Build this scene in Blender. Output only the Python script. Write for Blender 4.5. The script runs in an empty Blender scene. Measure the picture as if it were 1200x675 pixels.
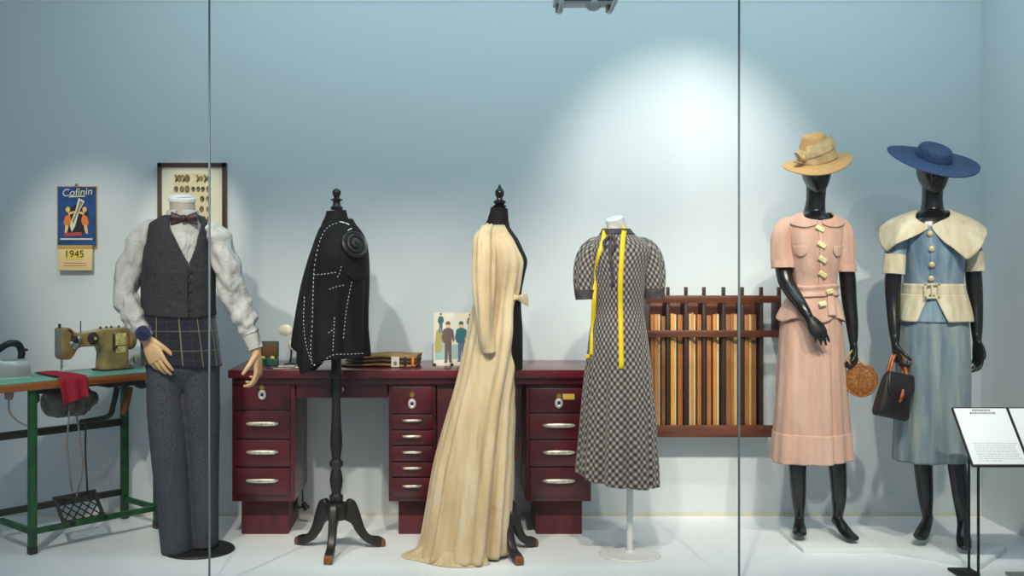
import bpy, bmesh, math, random
import numpy as np
from mathutils import Vector, Matrix, Euler, noise
from mathutils.bvhtree import BVHTree
PI = math.pi
S = bpy.context.scene
C = S.collection
random.seed(7)
# ------------------------------------------------------------------ place constants (metres)
CX, HZ, FP, CH, YW = 530.0, 300.0, 1300.0, 1.30, 5.55      # principal point, horizon, focal (px), eye height, back wall

class Loc:
    """local frame of a thing standing at picture column px0, distance Y: turns photo measurements into metres"""
    def __init__(s, px0, Y, base=0.0):
        s.Y = Y; s.X = (px0-CX)*Y/FP; s.base = base
    def x(s, px, dy=0): return (px-CX)*(s.Y+dy)/FP - s.X
    def z(s, py, dy=0): return CH-(py-HZ)*(s.Y+dy)/FP - s.base
    def p(s, px, py, dy=0): return Vector((s.x(px, dy), dy, s.z(py, dy)))
    def loc(s): return (s.X, s.Y, s.base)

def lin(c):
    return tuple(((v/255)/12.92 if v/255 <= 0.04045 else ((v/255+0.055)/1.055)**2.4) for v in c[:3])+(1,)

# ------------------------------------------------------------------ materials
def mat(name, col, rough=0.6, metal=0.0, bump=0.0, bscale=60, var=0.0, vscale=8, stretch=(1, 1, 1), spec=0.5, sheen=0.0, coat=0.0, col2=None, wrinkle=None):
    m = bpy.data.materials.new(name); m.use_nodes = True
    nt = m.node_tree; b = nt.nodes['Principled BSDF']
    b.inputs['Base Color'].default_value = lin(col)
    b.inputs['Roughness'].default_value = rough
    b.inputs['Metallic'].default_value = metal
    b.inputs['Specular IOR Level'].default_value = spec
    if sheen: b.inputs['Sheen Weight'].default_value = sheen
    if coat:
        b.inputs['Coat Weight'].default_value = coat; b.inputs['Coat Roughness'].default_value = 0.12
    tc = nt.nodes.new('ShaderNodeTexCoord'); mp = nt.nodes.new('ShaderNodeMapping')
    mp.inputs['Scale'].default_value = stretch
    nt.links.new(tc.outputs['Object'], mp.inputs['Vector'])
    if var or col2:
        n = nt.nodes.new('ShaderNodeTexNoise'); n.inputs['Scale'].default_value = vscale; n.inputs['Detail'].default_value = 5
        nt.links.new(mp.outputs[0], n.inputs['Vector'])
        r = nt.nodes.new('ShaderNodeValToRGB')
        r.color_ramp.elements[0].position = 0.32; r.color_ramp.elements[1].position = 0.68
        lo = col2 or tuple(v*(1-var) for v in col); hi = col if col2 else tuple(min(255, v*(1+var)) for v in col)
        r.color_ramp.elements[0].color = lin(lo); r.color_ramp.elements[1].color = lin(hi)
        nt.links.new(n.outputs['Fac'], r.inputs[0]); nt.links.new(r.outputs[0], b.inputs['Base Color'])
    if bump:
        n2 = nt.nodes.new('ShaderNodeTexNoise'); n2.inputs['Scale'].default_value = bscale; n2.inputs['Detail'].default_value = 4
        nt.links.new(mp.outputs[0], n2.inputs['Vector'])
        bp = nt.nodes.new('ShaderNodeBump'); bp.inputs['Strength'].default_value = bump; bp.inputs['Distance'].default_value = 0.004
        nt.links.new(n2.outputs['Fac'], bp.inputs['Height']); nt.links.new(bp.outputs[0], b.inputs['Normal'])
    if wrinkle:
        ws, wsc, wd, wst = wrinkle
        mp3 = nt.nodes.new('ShaderNodeMapping'); mp3.inputs['Scale'].default_value = wst; nt.links.new(tc.outputs['Object'], mp3.inputs['Vector'])
        n3 = nt.nodes.new('ShaderNodeTexNoise'); n3.inputs['Scale'].default_value = wsc; n3.inputs['Detail'].default_value = 3; n3.inputs['Distortion'].default_value = .6
        nt.links.new(mp3.outputs[0], n3.inputs['Vector'])
        b3 = nt.nodes.new('ShaderNodeBump'); b3.inputs['Strength'].default_value = ws; b3.inputs['Distance'].default_value = wd
        nt.links.new(n3.outputs['Fac'], b3.inputs['Height'])
        if bump: nt.links.new(b3.outputs[0], bp.inputs['Normal'])
        else: nt.links.new(b3.outputs[0], b.inputs['Normal'])
    return m

class NT:
    def __init__(s, m): s.m = m; s.t = m.node_tree; s.b = s.t.nodes['Principled BSDF']
    def n(s, ty, **kw):
        o = s.t.nodes.new(ty)
        for k, v in kw.items(): setattr(o, k, v)
        return o
    def l(s, a, b): s.t.links.new(a, b)
    def math(s, op, a, b=None):
        o = s.n('ShaderNodeMath', operation=op)
        for i, v in enumerate((a, b)):
            if v is None: continue
            if isinstance(v, (int, float)): o.inputs[i].default_value = v
            else: s.l(v, o.inputs[i])
        return o.outputs[0]
    def mix(s, f, a, b):
        o = s.n('ShaderNodeMix', data_type='RGBA')
        for i, v in ((0, f), (6, a), (7, b)):
            if isinstance(v, (int, float)): o.inputs[i].default_value = v
            elif isinstance(v, tuple): o.inputs[i].default_value = lin(v)
            else: s.l(v, o.inputs[i])
        return o.outputs[2]

def lattice_mat():            # dark and cream diamond print
    m = mat('check_print', (90, 84, 86), 0.8, sheen=0.2); k = NT(m)
    uv = k.n('ShaderNodeTexCoord').outputs['UV']; sp = k.n('ShaderNodeSeparateXYZ'); k.l(uv, sp.inputs[0])
    f = 2*PI/0.0265
    u = k.math('MULTIPLY', sp.outputs[0], f); v = k.math('MULTIPLY', sp.outputs[1], f*0.8)
    a = k.math('SINE', k.math('ADD', u, v)); b = k.math('SINE', k.math('SUBTRACT', u, v))
    d = k.math('MAXIMUM', a, b)
    e = k.math('GREATER_THAN', k.math('MINIMUM', a, b), 0.0)
    g = k.math('GREATER_THAN', d, 0.15)
    c1 = k.mix(g, (46, 42, 47), (104, 97, 96))
    c2 = k.mix(e, c1, (170, 157, 143))
    k.l(c2, k.b.inputs['Base Color'])
    return m

def tartan_mat():
    m = mat('tartan_wool', (18, 20, 38), 0.9, sheen=0.2); k = NT(m)
    uv = k.n('ShaderNodeTexCoord').outputs['UV']; sp = k.n('ShaderNodeSeparateXYZ'); k.l(uv, sp.inputs[0])
    def band(src, period, off, w):
        x = k.math('FRACT', k.math('ADD', k.math('DIVIDE', src, period), off))
        return k.math('LESS_THAN', x, w)
    col = (18, 20, 40)
    u, v = sp.outputs[0], sp.outputs[1]
    col = k.mix(k.math('MULTIPLY', band(u, .085, .1, .38), .55), (18, 20, 42), (16, 26, 32))
    col = k.mix(k.math('MULTIPLY', band(v, .085, .1, .38), .55), col, (16, 16, 24))
    col = k.mix(k.math('MULTIPLY', band(u, .085, .55, .055), .6), col, (150, 136, 84))
    col = k.mix(k.math('MULTIPLY', band(v, .085, .55, .055), .45), col, (120, 108, 80))
    col = k.mix(k.math('MULTIPLY', band(u, .085, .03, .03), .4), col, (84, 50, 74))
    col = k.mix(k.math('MULTIPLY', band(v, .085, .03, .03), .4), col, (84, 50, 74))
    k.l(col, k.b.inputs['Base Color'])
    return m

def streak_mat(name, c1, c2, c3, sc=26, str_=(1, 1, .12), wr=(.5, 13, .02, (1, 1, .45))):   # slubby woven cloth
    m = mat(name, c1, 0.85, bump=0.25, bscale=220, sheen=0.1, spec=.25, wrinkle=wr); k = NT(m)
    tc = k.n('ShaderNodeTexCoord').outputs['Object']; mp = k.n('ShaderNodeMapping'); mp.inputs['Scale'].default_value = str_; k.l(tc, mp.inputs[0])
    n = k.n('ShaderNodeTexNoise'); n.inputs['Scale'].default_value = sc; n.inputs['Detail'].default_value = 6; k.l(mp.outputs[0], n.inputs['Vector'])
    r = k.n('ShaderNodeValToRGB'); e = r.color_ramp.elements
    e[0].position = .34; e[0].color = lin(c2); e[1].position = .66; e[1].color = lin(c3)
    q = e.new(.5); q.color = lin(c1)
    k.l(n.outputs['Fac'], r.inputs[0])
    mp2 = k.n('ShaderNodeMapping'); mp2.inputs['Scale'].default_value = (.4, .4, 9); k.l(tc, mp2.inputs[0])
    n2 = k.n('ShaderNodeTexNoise'); n2.inputs['Scale'].default_value = 40; k.l(mp2.outputs[0], n2.inputs['Vector'])
    k.l(k.mix(k.math('MULTIPLY', n2.outputs['Fac'], .35), r.outputs[0], c2), k.b.inputs['Base Color'])
    return m

def wood_mat(name, c1, c2, rough=.45, axis='z', sc=9, coat=0.0):
    st = {'x': (.12, 1, 1), 'y': (1, .12, 1), 'z': (1, 1, .12)}[axis]
    m = mat(name, c1, rough, var=.1, vscale=sc*4, stretch=st, col2=c2, bump=.08, bscale=90, coat=coat)
    return m

M = {}
def setup_mats():
    M.update(
    wall=mat('painted_wall', (212, 218, 221), .85, bump=.03, bscale=300),
    floor=mat('white_floor', (238, 241, 244), .38, bump=.02, bscale=25, var=.012, vscale=3),
    ceil=mat('ceiling_paint', (190, 200, 205), .9),
    plinth=mat('white_plinth', (226, 231, 230), .55),
    white=mat('white_lacquer', (226, 226, 224), .4),
    trimw=mat('pale_trim', (214, 206, 182), .5),
    wine=mat('wine_red_lacquer', (72, 8, 20), .34, var=.22, vscale=7, coat=.25, bump=.05, bscale=40),
    wined=mat('wine_red_plinth', (84, 24, 32), .6, var=.2, vscale=24, stretch=(1, 1, .25)),
    winetop=mat('wine_red_worktop', (98, 22, 34), .28, var=.12, vscale=9, coat=.4),
    metal=mat('worn_nickel', (206, 198, 182), .4, metal=.6, var=.15, vscale=60),
    chrome=mat('chrome', (222, 224, 226), .3, metal=.5),
    brass=mat('brass', (190, 150, 70), .35, metal=.9),
    brassp=mat('yellow_plate', (205, 170, 80), .45),
    black=mat('gloss_black', (16, 15, 17), .26, spec=.5),
    blackm=mat('matt_black', (20, 19, 21), .6),
    mann=mat('black_mannequin', (21, 19, 21), .27, spec=.55),
    wooddark=mat('ebonised_wood', (28, 23, 21), .4, var=.25, vscale=14),
    footbrown=mat('worn_wood_toe', (112, 66, 30), .5, var=.2, vscale=60),
    formcloth=mat('black_form_cloth', (26, 21, 19), .75, spec=.2, bump=.2, bscale=300, var=.2, vscale=12),
    jacket=mat('black_wool', (17, 15, 17), .7, spec=.18, var=.1, vscale=10, wrinkle=(.5, 9, .03, (1, 1, .5))),
    thread=mat('white_thread', (235, 232, 228), .8),
    robe=streak_mat('cream_cotton', (212, 190, 154), (194, 168, 128), (222, 204, 172), sc=16),
    lattice=lattice_mat(), tartan=tartan_mat(),
    cuffprint=mat('dark_print', (42, 38, 46), .8, col2=(88, 80, 84), vscale=90),
    tape=mat('yellow_tape', (238, 206, 20), .5),
    pink=streak_mat('pink_linen', (206, 166, 148), (194, 152, 134), (214, 178, 160), sc=18),
    pinkl=streak_mat('pale_pink_linen', (212, 172, 154), (202, 160, 142), (218, 182, 164), sc=18),
    blue=streak_mat('blue_chambray', (122, 146, 164), (92, 118, 140), (150, 168, 178), sc=26),
    blueg=streak_mat('blue_grey_linen', (134, 149, 152), (106, 126, 136), (160, 168, 162), sc=22),
    cream=streak_mat('ecru_linen', (212, 200, 172), (196, 180, 150), (224, 214, 190), sc=30),
    button=mat('pearl_button', (196, 172, 126), .35, var=.2, vscale=70),
    btncream=mat('cream_clasp', (226, 212, 160), .45, var=.1, vscale=60),
    straw=mat('tan_straw', (196, 152, 98), .7, bump=.6, bscale=190, var=.08, vscale=160),
    strawl=mat('pale_ribbon', (204, 176, 128), .6, bump=.15, bscale=90, var=.1, vscale=24),
    navystraw=mat('navy_straw', (36, 60, 98), .6, bump=1.0, bscale=170, var=.35, vscale=140),
    wicker=mat('brown_wicker', (146, 92, 38), .55, bump=.7, bscale=150, var=.22, vscale=90),
    handlebeige=mat('beige_cord', (196, 160, 104), .6),
    leather=mat('black_leather', (30, 24, 24), .42, bump=.3, bscale=130, var=.25, vscale=20),
    amber=mat('amber_plastic', (140, 72, 30), .3, var=.5, vscale=55),
    shirt=mat('white_cotton', (190, 187, 184), .8, spec=.25, bump=.25, bscale=60, var=.03, vscale=14, wrinkle=(.9, 15, .03, (1, 1, .7))),
    vest=mat('grey_wool_waistcoat', (54, 51, 56), .85, bump=.35, bscale=330, var=.2, vscale=150, spec=.2, wrinkle=(.5, 11, .02, (1, 1, 1.4))),
    vestbtn=mat('dark_button', (52, 26, 24), .35),
    trousers=mat('grey_wool_trousers', (68, 69, 77), .85, bump=.35, bscale=330, var=.2, vscale=170, spec=.2, wrinkle=(.6, 9, .03, (1, 1, .4))),
    bow=mat('brown_dotted_silk', (44, 28, 28), .5, var=.9, vscale=110),
    skin=mat('tan_hand', (208, 168, 124), .45, var=.05, vscale=18),
    neck=mat('linen_neck', (186, 174, 158), .8, bump=.2, bscale=200),
    navy=mat('navy_velvet', (18, 24, 62), .9, bump=.8, bscale=130, var=.4, vscale=70, sheen=.3),
    green=mat('green_paint', (22, 76, 40), .42, var=.28, vscale=16, coat=.1),
    greend=mat('worn_green_paint', (38, 60, 42), .5, col2=(60, 40, 34), vscale=16),
    tablegreen=mat('green_linoleum', (98, 168, 148), .35, var=.08, vscale=8),
    tablewood=wood_mat('orange_wood_edge', (172, 104, 44), (128, 70, 26), axis='x'),
    olive=mat('olive_gold_enamel', (156, 130, 80), .38, var=.16, vscale=14, coat=.2),
    iron_d=mat('dark_cast_iron', (44, 40, 38), .5, var=.35, vscale=22),
    motor=mat('grey_motor_paint', (100, 98, 92), .5, var=.25, vscale=16),
    plate=mat('brass_plate', (206, 190, 120), .4, var=.15, vscale=60),
    red=mat('red_cotton', (160, 12, 40), .8, bump=.25, bscale=120),
    steel=mat('brushed_steel', (176, 178, 174), .36, metal=.6),
    steeld=mat('dull_steel', (142, 150, 142), .45, metal=.5),  # darker, rougher steel for face plate, bobbin winder and one base plate
    cord=mat('grey_cord', (140, 126, 112), .7),
    frame=mat('dark_frame_wood', (58, 28, 24), .45, var=.2, vscale=20),
    mount=mat('cream_mount', (228, 220, 196), .8),
    card=mat('ivory_card', (228, 210, 170), .8, var=.04, vscale=20),
    specimen=mat('horn_button', (104, 90, 62), .5, var=.4, vscale=40),
    pblue=mat('poster_blue', (14, 66, 126), .6, var=.18, vscale=18),
    pblack=mat('poster_black', (20, 22, 34), .6),
    porange=mat('poster_orange', (236, 128, 40), .6),
    pflesh=mat('poster_flesh', (240, 190, 130), .6),
    pivory=mat('poster_ivory', (232, 222, 196), .6),
    pyellow=mat('poster_yellow', (240, 206, 92), .6),
    pred=mat('poster_red', (186, 70, 60), .6),
    pgold=mat('poster_gold_edge', (206, 160, 80), .6),
    pad=mat('paper_pad', (234, 206, 152), .75),
    rackwood=wood_mat('brown_rack_wood', (112, 62, 38), (78, 40, 26), axis='x', rough=.42),
    rackd=wood_mat('dark_rack_wood', (58, 34, 26), (40, 24, 20), axis='z', rough=.5),
    gboxg=mat('green_box_cloth', (14, 84, 58), .6),
    gboxb=mat('brown_lining', (112, 74, 50), .7),
    paper=mat('paper_white', (222, 216, 206), .75),
    kraft=mat('brown_paper_cloth', (158, 122, 74), .75, col2=(120, 88, 50), vscale=12, bump=.2, bscale=30),
    kraftd=mat('dark_brown_cloth', (88, 62, 38), .8, bump=.2, bscale=40),
    sky=mat('print_cream', (236, 214, 176), .7, col2=(226, 226, 218), vscale=10),
    psage=mat('print_olive', (178, 168, 96), .7), psea=mat('print_sea', (160, 190, 186), .7),
    pbrown=mat('print_brown', (112, 88, 84), .7), pteal=mat('print_teal', (40, 104, 112), .7), pgrey=mat('print_slate', (92, 104, 124), .7),
    signw=mat('sign_white', (236, 238, 240), .5), signt=mat('sign_ink', (120, 122, 126), .7), signl=mat('sign_fine_print', (196, 198, 200), .7),
    fixture=mat('fixture_grey', (176, 178, 180), .45), fixd=mat('fixture_bronze', (130, 104, 88), .45, metal=.4),
    puff=mat('cream_plush', (232, 222, 196), .8, bump=.5, bscale=60),
    )
    for i, (a, b) in enumerate([((214, 150, 78), (190, 122, 58)), ((226, 206, 164), (206, 184, 140)), ((180, 116, 60), (150, 92, 44)), ((232, 170, 66), (208, 142, 48)), ((150, 104, 58), (120, 80, 42)), ((206, 176, 122), (184, 152, 98))]):
        M['slat%d' % i] = wood_mat('slat_wood_%s' % 'abcdef'[i], a, b, axis='z', rough=.4)
    g = bpy.data.materials.new('display_glass'); g.use_nodes = True
    nt = g.node_tree; nt.nodes.clear()
    o = nt.nodes.new('ShaderNodeOutputMaterial'); mx = nt.nodes.new('ShaderNodeMixShader'); tr = nt.nodes.new('ShaderNodeBsdfTransparent')
    gl = nt.nodes.new('ShaderNodeBsdfGlossy'); fr = nt.nodes.new('ShaderNodeFresnel')
    tr.inputs[0].default_value = (.985, .995, .99, 1); gl.inputs['Roughness'].default_value = 0.0; fr.inputs[0].default_value = 1.25
    ge = nt.nodes.new('ShaderNodeNewGeometry'); sb_ = nt.nodes.new('ShaderNodeMath'); sb_.operation = 'SUBTRACT'; sb_.inputs[0].default_value = 1
    ml = nt.nodes.new('ShaderNodeMath'); ml.operation = 'MULTIPLY'
    nt.links.new(ge.outputs['Backfacing'], sb_.inputs[1]); nt.links.new(fr.outputs[0], ml.inputs[0]); nt.links.new(sb_.outputs[0], ml.inputs[1])   # one reflection per pane
    nt.links.new(ml.outputs[0], mx.inputs[0]); nt.links.new(tr.outputs[0], mx.inputs[1]); nt.links.new(gl.outputs[0], mx.inputs[2]); nt.links.new(mx.outputs[0], o.inputs[0])
    M['glass'] = g
    M['seam'] = mat('glass_edge', (104, 120, 126), .3)
setup_mats()

# ------------------------------------------------------------------ mesh builder
def pchip(xs, ys, x):
    xs = np.asarray(xs, float); ys = np.asarray(ys, float)
    h = np.diff(xs); d = np.diff(ys)/h; n = len(xs); m = np.zeros(n)
    if n == 2: m[:] = d[0]
    else:
        for i in range(1, n-1):
            if d[i-1]*d[i] > 0:
                w1 = 2*h[i]+h[i-1]; w2 = h[i]+2*h[i-1]; m[i] = (w1+w2)/(w1/d[i-1]+w2/d[i])
        m[0] = d[0]; m[-1] = d[-1]
    x = min(max(x, xs[0]), xs[-1]); i = min(int(np.searchsorted(xs, x, 'right')-1), n-2)
    t = (x-xs[i])/h[i]
    return ys[i]*(1+2*t)*(1-t)**2+h[i]*m[i]*t*(1-t)**2+ys[i+1]*t*t*(3-2*t)+h[i]*m[i+1]*t*t*(t-1)

def catmull(pts, n):
    P = [Vector(p) for p in pts]
    if len(P) == 2: return [P[0].lerp(P[1], i/n) for i in range(n+1)]
    out = []; m = len(P)-1
    for k in range(n+1):
        f = k/n*m; i = min(int(f), m-1); t = f-i
        p1, p2 = P[i], P[i+1]
        p0 = P[i-1] if i > 0 else p1*2-p2
        p3 = P[i+2] if i+2 <= m else p2*2-p1
        out.append(.5*((2*p1)+(p2-p0)*t+(2*p0-5*p1+4*p2-p3)*t*t+(3*p1-p0-3*p2+p3)*t**3))
    return out

class MB:
    def __init__(s): s.v = []; s.f = []; s.uv = []
    def add(s, vs, fs, uvs=None):
        o = len(s.v); s.v += [tuple(v) for v in vs]
        for k, f in enumerate(fs):
            s.f.append([i+o for i in f]); s.uv.append(uvs[k] if uvs else [(0, 0)]*len(f))
        return s
    def grid(s, P, U=None, closed=False, cap0=False, cap1=False):
        nr, nc = len(P), len(P[0]); vs = [p for r in P for p in r]; fs = []; us = []
        for i in range(nr-1):
            for j in range(nc if closed else nc-1):
                k = (j+1) % nc
                fs.append([i*nc+j, i*nc+k, (i+1)*nc+k, (i+1)*nc+j])
                if U:
                    u2 = U[i][j+1] if j+1 < len(U[i]) else U[i][j]; u3 = U[i+1][j+1] if j+1 < len(U[i+1]) else U[i+1][j]
                    us.append([U[i][j], u2, u3, U[i+1][j]])
                else: us.append([(0, 0)]*4)
        if cap0: fs.append(list(range(nc))[::-1]); us.append([(0, 0)]*nc)
        if cap1: fs.append([(nr-1)*nc+j for j in range(nc)]); us.append([(0, 0)]*nc)
        return s.add(vs, fs, us)
    def box(s, c, d, rot=None, taper=1.0):
        hx, hy, hz = d[0]/2, d[1]/2, d[2]/2
        vs = []
        for z in (-hz, hz):
            t = taper if z > 0 else 1
            for x, y in ((-hx, -hy), (hx, -hy), (hx, hy), (-hx, hy)): vs.append(Vector((x*t, y*t, z)))
        if rot is not None:
            R = rot if isinstance(rot, Matrix) else Euler(rot).to_matrix()
            vs = [R @ v for v in vs]
        c = Vector(c); vs = [v+c for v in vs]
        return s.add(vs, [[3, 2, 1, 0], [4, 5, 6, 7], [0, 1, 5, 4], [1, 2, 6, 5], [2, 3, 7, 6], [3, 0, 4, 7]])
    def bx(s, x0, x1, y0, y1, z0, z1): return s.box(((x0+x1)/2, (y0+y1)/2, (z0+z1)/2), (x1-x0, y1-y0, z1-z0))
    def tube(s, pts, rad, n=16, seg=None, ref=(0, -1, 0), cap=True, wr=None, smooth=True, closed_path=False):
        """rad: list of r or (a,b); a is the half width across ref, b along ref"""
        seg = seg or (len(pts)-1)*6
        P = catmull(pts, seg) if smooth else [Vector(p) for p in pts]
        if not smooth: seg = len(P)-1
        R = [(r, r) if isinstance(r, (int, float)) else r for r in rad]
        if len(R) == 1: R = R*len(pts)
        tt = np.linspace(0, 1, len(R))
        rows = []; U = []; L = 0; ref = Vector(ref)
        for k in range(seg+1):
            t = (P[min(k+1, seg)]-P[max(k-1, 0)])
            if t.length < 1e-9: t = Vector((0, 0, 1))
            t.normalize()
            b = ref-t*ref.dot(t)
            if b.length < 1e-4: b = Vector((1, 0, 0))-t*t.x
            b.normalize(); a = t.cross(b); ref = b
            if k: L += (P[k]-P[k-1]).length
            f = k/seg
            ra = pchip(tt, [r[0] for r in R], f) if len(R) > 2 else R[0][0]+(R[-1][0]-R[0][0])*f
            rb = pchip(tt, [r[1] for r in R], f) if len(R) > 2 else R[0][1]+(R[-1][1]-R[0][1])*f
            row = []; ur = []
            for j in range(n):
                an = 2*PI*j/n; d = wr(f, an) if wr else 0
                row.append(P[k]+a*math.cos(an)*(ra+d)+b*math.sin(an)*(rb+d)); ur.append((an*max(ra, rb), L))
            ur.append((2*PI*max(ra, rb), L)); rows.append(row); U.append(ur)
        return s.grid(rows, U, True, cap, cap)
    def lathe(s, prof, n=24, c=(0, 0, 0), axis='z', rot=None, sx=1, sy=1, cap=True, seg=None):
        if seg:
            q = catmull([(r, z, 0) for r, z in prof], seg); prof = [(max(p.x, 0), p.y) for p in q]
        rows = []; c = Vector(c)
        for r, z in prof:
            row = []
            for j in range(n):
                a = 2*PI*j/n; p = Vector((r*sx*math.cos(a), r*sy*math.sin(a), z))
                if axis == 'x': p = Vector((p.z, p.x, p.y))
                elif axis == 'y': p = Vector((p.x, p.z, p.y))
                if rot is not None: p = rot @ p
                row.append(p+c)
            rows.append(row)
        return s.grid(rows, None, True, cap, cap)
    def prism(s, poly, th, M4=None):
        """poly in local XZ, thickness along Y centred"""
        n = len(poly); vs = [Vector((x, -th/2, z)) for x, z in poly]+[Vector((x, th/2, z)) for x, z in poly]
        if M4 is not None: vs = [M4 @ v for v in vs]
        fs = [list(range(n)), list(range(2*n-1, n-1, -1))]+[[i, i+n, (i+1) % n+n, (i+1) % n] for i in range(n)]
        return s.add(vs, fs)
    def sphere(s, c, r, n=14, sx=1, sy=1, sz=1):
        pr = [(max(r*math.sin(PI*i/n), 1e-5), -r*math.cos(PI*i/n)*sz) for i in range(n+1)]
        return s.lathe(pr, n*2, c, sx=sx, sy=sy)
    def build(s, name, m, parent=None, smooth=True, bevel=0, bseg=2, solid=0, sub=0, voxel=0, vsm=4, sharp=40, fix=True, loc=None, weld=True):
        me = bpy.data.meshes.new(name); me.from_pydata(s.v, [], s.f)
        uvl = me.uv_layers.new(name='UVMap'); k = 0; flat = []
        for u in s.uv:
            for q in u: flat += [q[0], q[1]]
        uvl.data.foreach_set('uv', flat)
        if fix:
            bm = bmesh.new(); bm.from_mesh(me)
            if weld: bmesh.ops.remove_doubles(bm, verts=bm.verts, dist=1e-6)
            bmesh.ops.recalc_face_normals(bm, faces=bm.faces); bm.to_mesh(me); bm.free()
        o = bpy.data.objects.new(name, me); C.objects.link(o)
        if solid:
            md = o.modifiers.new('s', 'SOLIDIFY'); md.thickness = solid; md.offset = -1
        if bevel:
            md = o.modifiers.new('b', 'BEVEL'); md.width = bevel; md.segments = bseg; md.limit_method = 'ANGLE'; md.angle_limit = math.radians(30)
        if voxel:
            md = o.modifiers.new('r', 'REMESH'); md.mode = 'VOXEL'; md.voxel_size = voxel
            if vsm:
                md = o.modifiers.new('m', 'SMOOTH'); md.iterations = vsm; md.factor = .5
        if sub:
            md = o.modifiers.new('u', 'SUBSURF'); md.levels = sub; md.render_levels = sub
        if solid or bevel or voxel or sub:
            dg = bpy.context.evaluated_depsgraph_get(); me2 = bpy.data.meshes.new_from_object(o.evaluated_get(dg))
            o.modifiers.clear(); o.data = me2; bpy.data.meshes.remove(me); me = me2; me.name = name
        if smooth:
            me.polygons.foreach_set('use_smooth', [True]*len(me.polygons))
            if sharp < 180: me.set_sharp_from_angle(angle=math.radians(sharp))
        me.materials.clear(); me.materials.append(m)
        if parent: o.parent = parent
        if loc: o.location = loc
        return o

def thing(name, label, cat, loc=(0, 0, 0), rotz=0, group=None):
    o = bpy.data.objects.new(name, None); C.objects.link(o); o.empty_display_size = .05
    o.location = loc; o.rotation_euler = (0, 0, rotz)
    return tag(o, label, cat, group)
def tag(o, label, cat, group=None):
    o['label'] = label; o['category'] = cat
    if group: o['group'] = group
    return o
def struct(o): o['kind'] = 'structure'; return o
def text_mesh(body, size, name, m, parent, mtx, ext=.0004, align='CENTER', shear=0):
    cu = bpy.data.curves.new(name, 'FONT'); cu.body = body; cu.size = size; cu.align_x = align; cu.align_y = 'CENTER'; cu.extrude = ext; cu.shear = shear
    t = bpy.data.objects.new(name+'_curve', cu); C.objects.link(t)
    dg = bpy.context.evaluated_depsgraph_get(); me = bpy.data.meshes.new_from_object(t.evaluated_get(dg))
    bpy.data.objects.remove(t); bpy.data.curves.remove(cu)
    me.transform(mtx); me.materials.clear(); me.materials.append(m)
    o = bpy.data.objects.new(name, me); C.objects.link(o); o.parent = parent
    return o
UP = Matrix(((1, 0, 0, 0), (0, 0, -1, 0), (0, 1, 0, 0), (0, 0, 0, 1)))      # text upright, facing -Y

class Body:
    """stack of elliptical sections (z,cx,cy,rx,ry); angle 0 faces -Y"""
    def __init__(s, secs, ex=2.3, yaw=0):
        s.s = sorted(secs); s.ex = ex; s.yaw = yaw; s.a = np.array(s.s, float)
        s.z0, s.z1 = s.a[0, 0], s.a[-1, 0]; s.R = s.a[:, 3].max()
    def at(s, z): return [pchip(s.a[:, 0], s.a[:, k], z) for k in (1, 2, 3, 4)]
    def pt(s, th, z, off=0):
        cx, cy, rx, ry = s.at(z); t = th+s.yaw; e = 2/s.ex
        sn, cs = math.sin(t), math.cos(t)
        return Vector((cx+(rx+off)*math.copysign(abs(sn)**e, sn), cy-(ry+off)*math.copysign(abs(cs)**e, cs), z))
    def patch(s, mb, a, b, zt, zb, off=0, nt=48, nz=32, fold=None, closed=False, cap=False):
        fa = a if callable(a) else (lambda v: a); fb = b if callable(b) else (lambda v: b)
        ft = zt if callable(zt) else (lambda t: zt); fz = zb if callable(zb) else (lambda t: zb)
        fo = off if callable(off) else (lambda t, z: off)
        rows = []; U = []
        for i in range(nz+1):
            v = i/nz; r = []; u = []
            for j in range(nt if closed else nt+1):
                th = fa(v)+(fb(v)-fa(v))*j/nt; z = ft(th)+(fz(th)-ft(th))*v
                d = fold(th, z, v) if fold else 0
                r.append(s.pt(th, z, fo(th, z)+d)); u.append((th*s.R, z))
            if closed: u.append(((fb(v))*s.R, ft(0)+(fz(0)-ft(0))*v))
            rows.append(r); U.append(u)
        mb.grid(rows, U, closed, cap, cap); return mb
    def normal(s, th, z):
        a = s.pt(th+.02, z)-s.pt(th-.02, z); b = s.pt(th, z+.004)-s.pt(th, z-.004)
        n = a.cross(b); n.normalize(); return n
def th_at(B, L, px, z):
    lo, hi = -1.4, 1.4
    for _ in range(40):
        m = (lo+hi)/2; p = B.pt(m-B.yaw, z)
        if (L.X+p.x)/(L.Y+p.y)*FP+CX < px: lo = m
        else: hi = m
    return lo-B.yaw
def sections(L, rows, dy=0):
    """rows: (py, xl, xr, ry[, cy])"""
    out = []
    for r in rows:
        py, xl, xr, ry = r[:4]; cy = r[4] if len(r) > 4 else 0
        out.append((L.z(py, dy), (L.x(xl)+L.x(xr))/2, cy, (L.x(xr)-L.x(xl))/2, ry))
    return out
def align(n, up=Vector((0, 0, 1))):
    """matrix whose Y axis points along -n (prism front faces n)"""
    y = -Vector(n).normalized(); x = y.cross(up).normalized(); z = x.cross(y)
    return Matrix((x, y, z)).transposed()
def m4(R, p):
    m = R.to_4x4(); m.translation = p; return m
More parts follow.
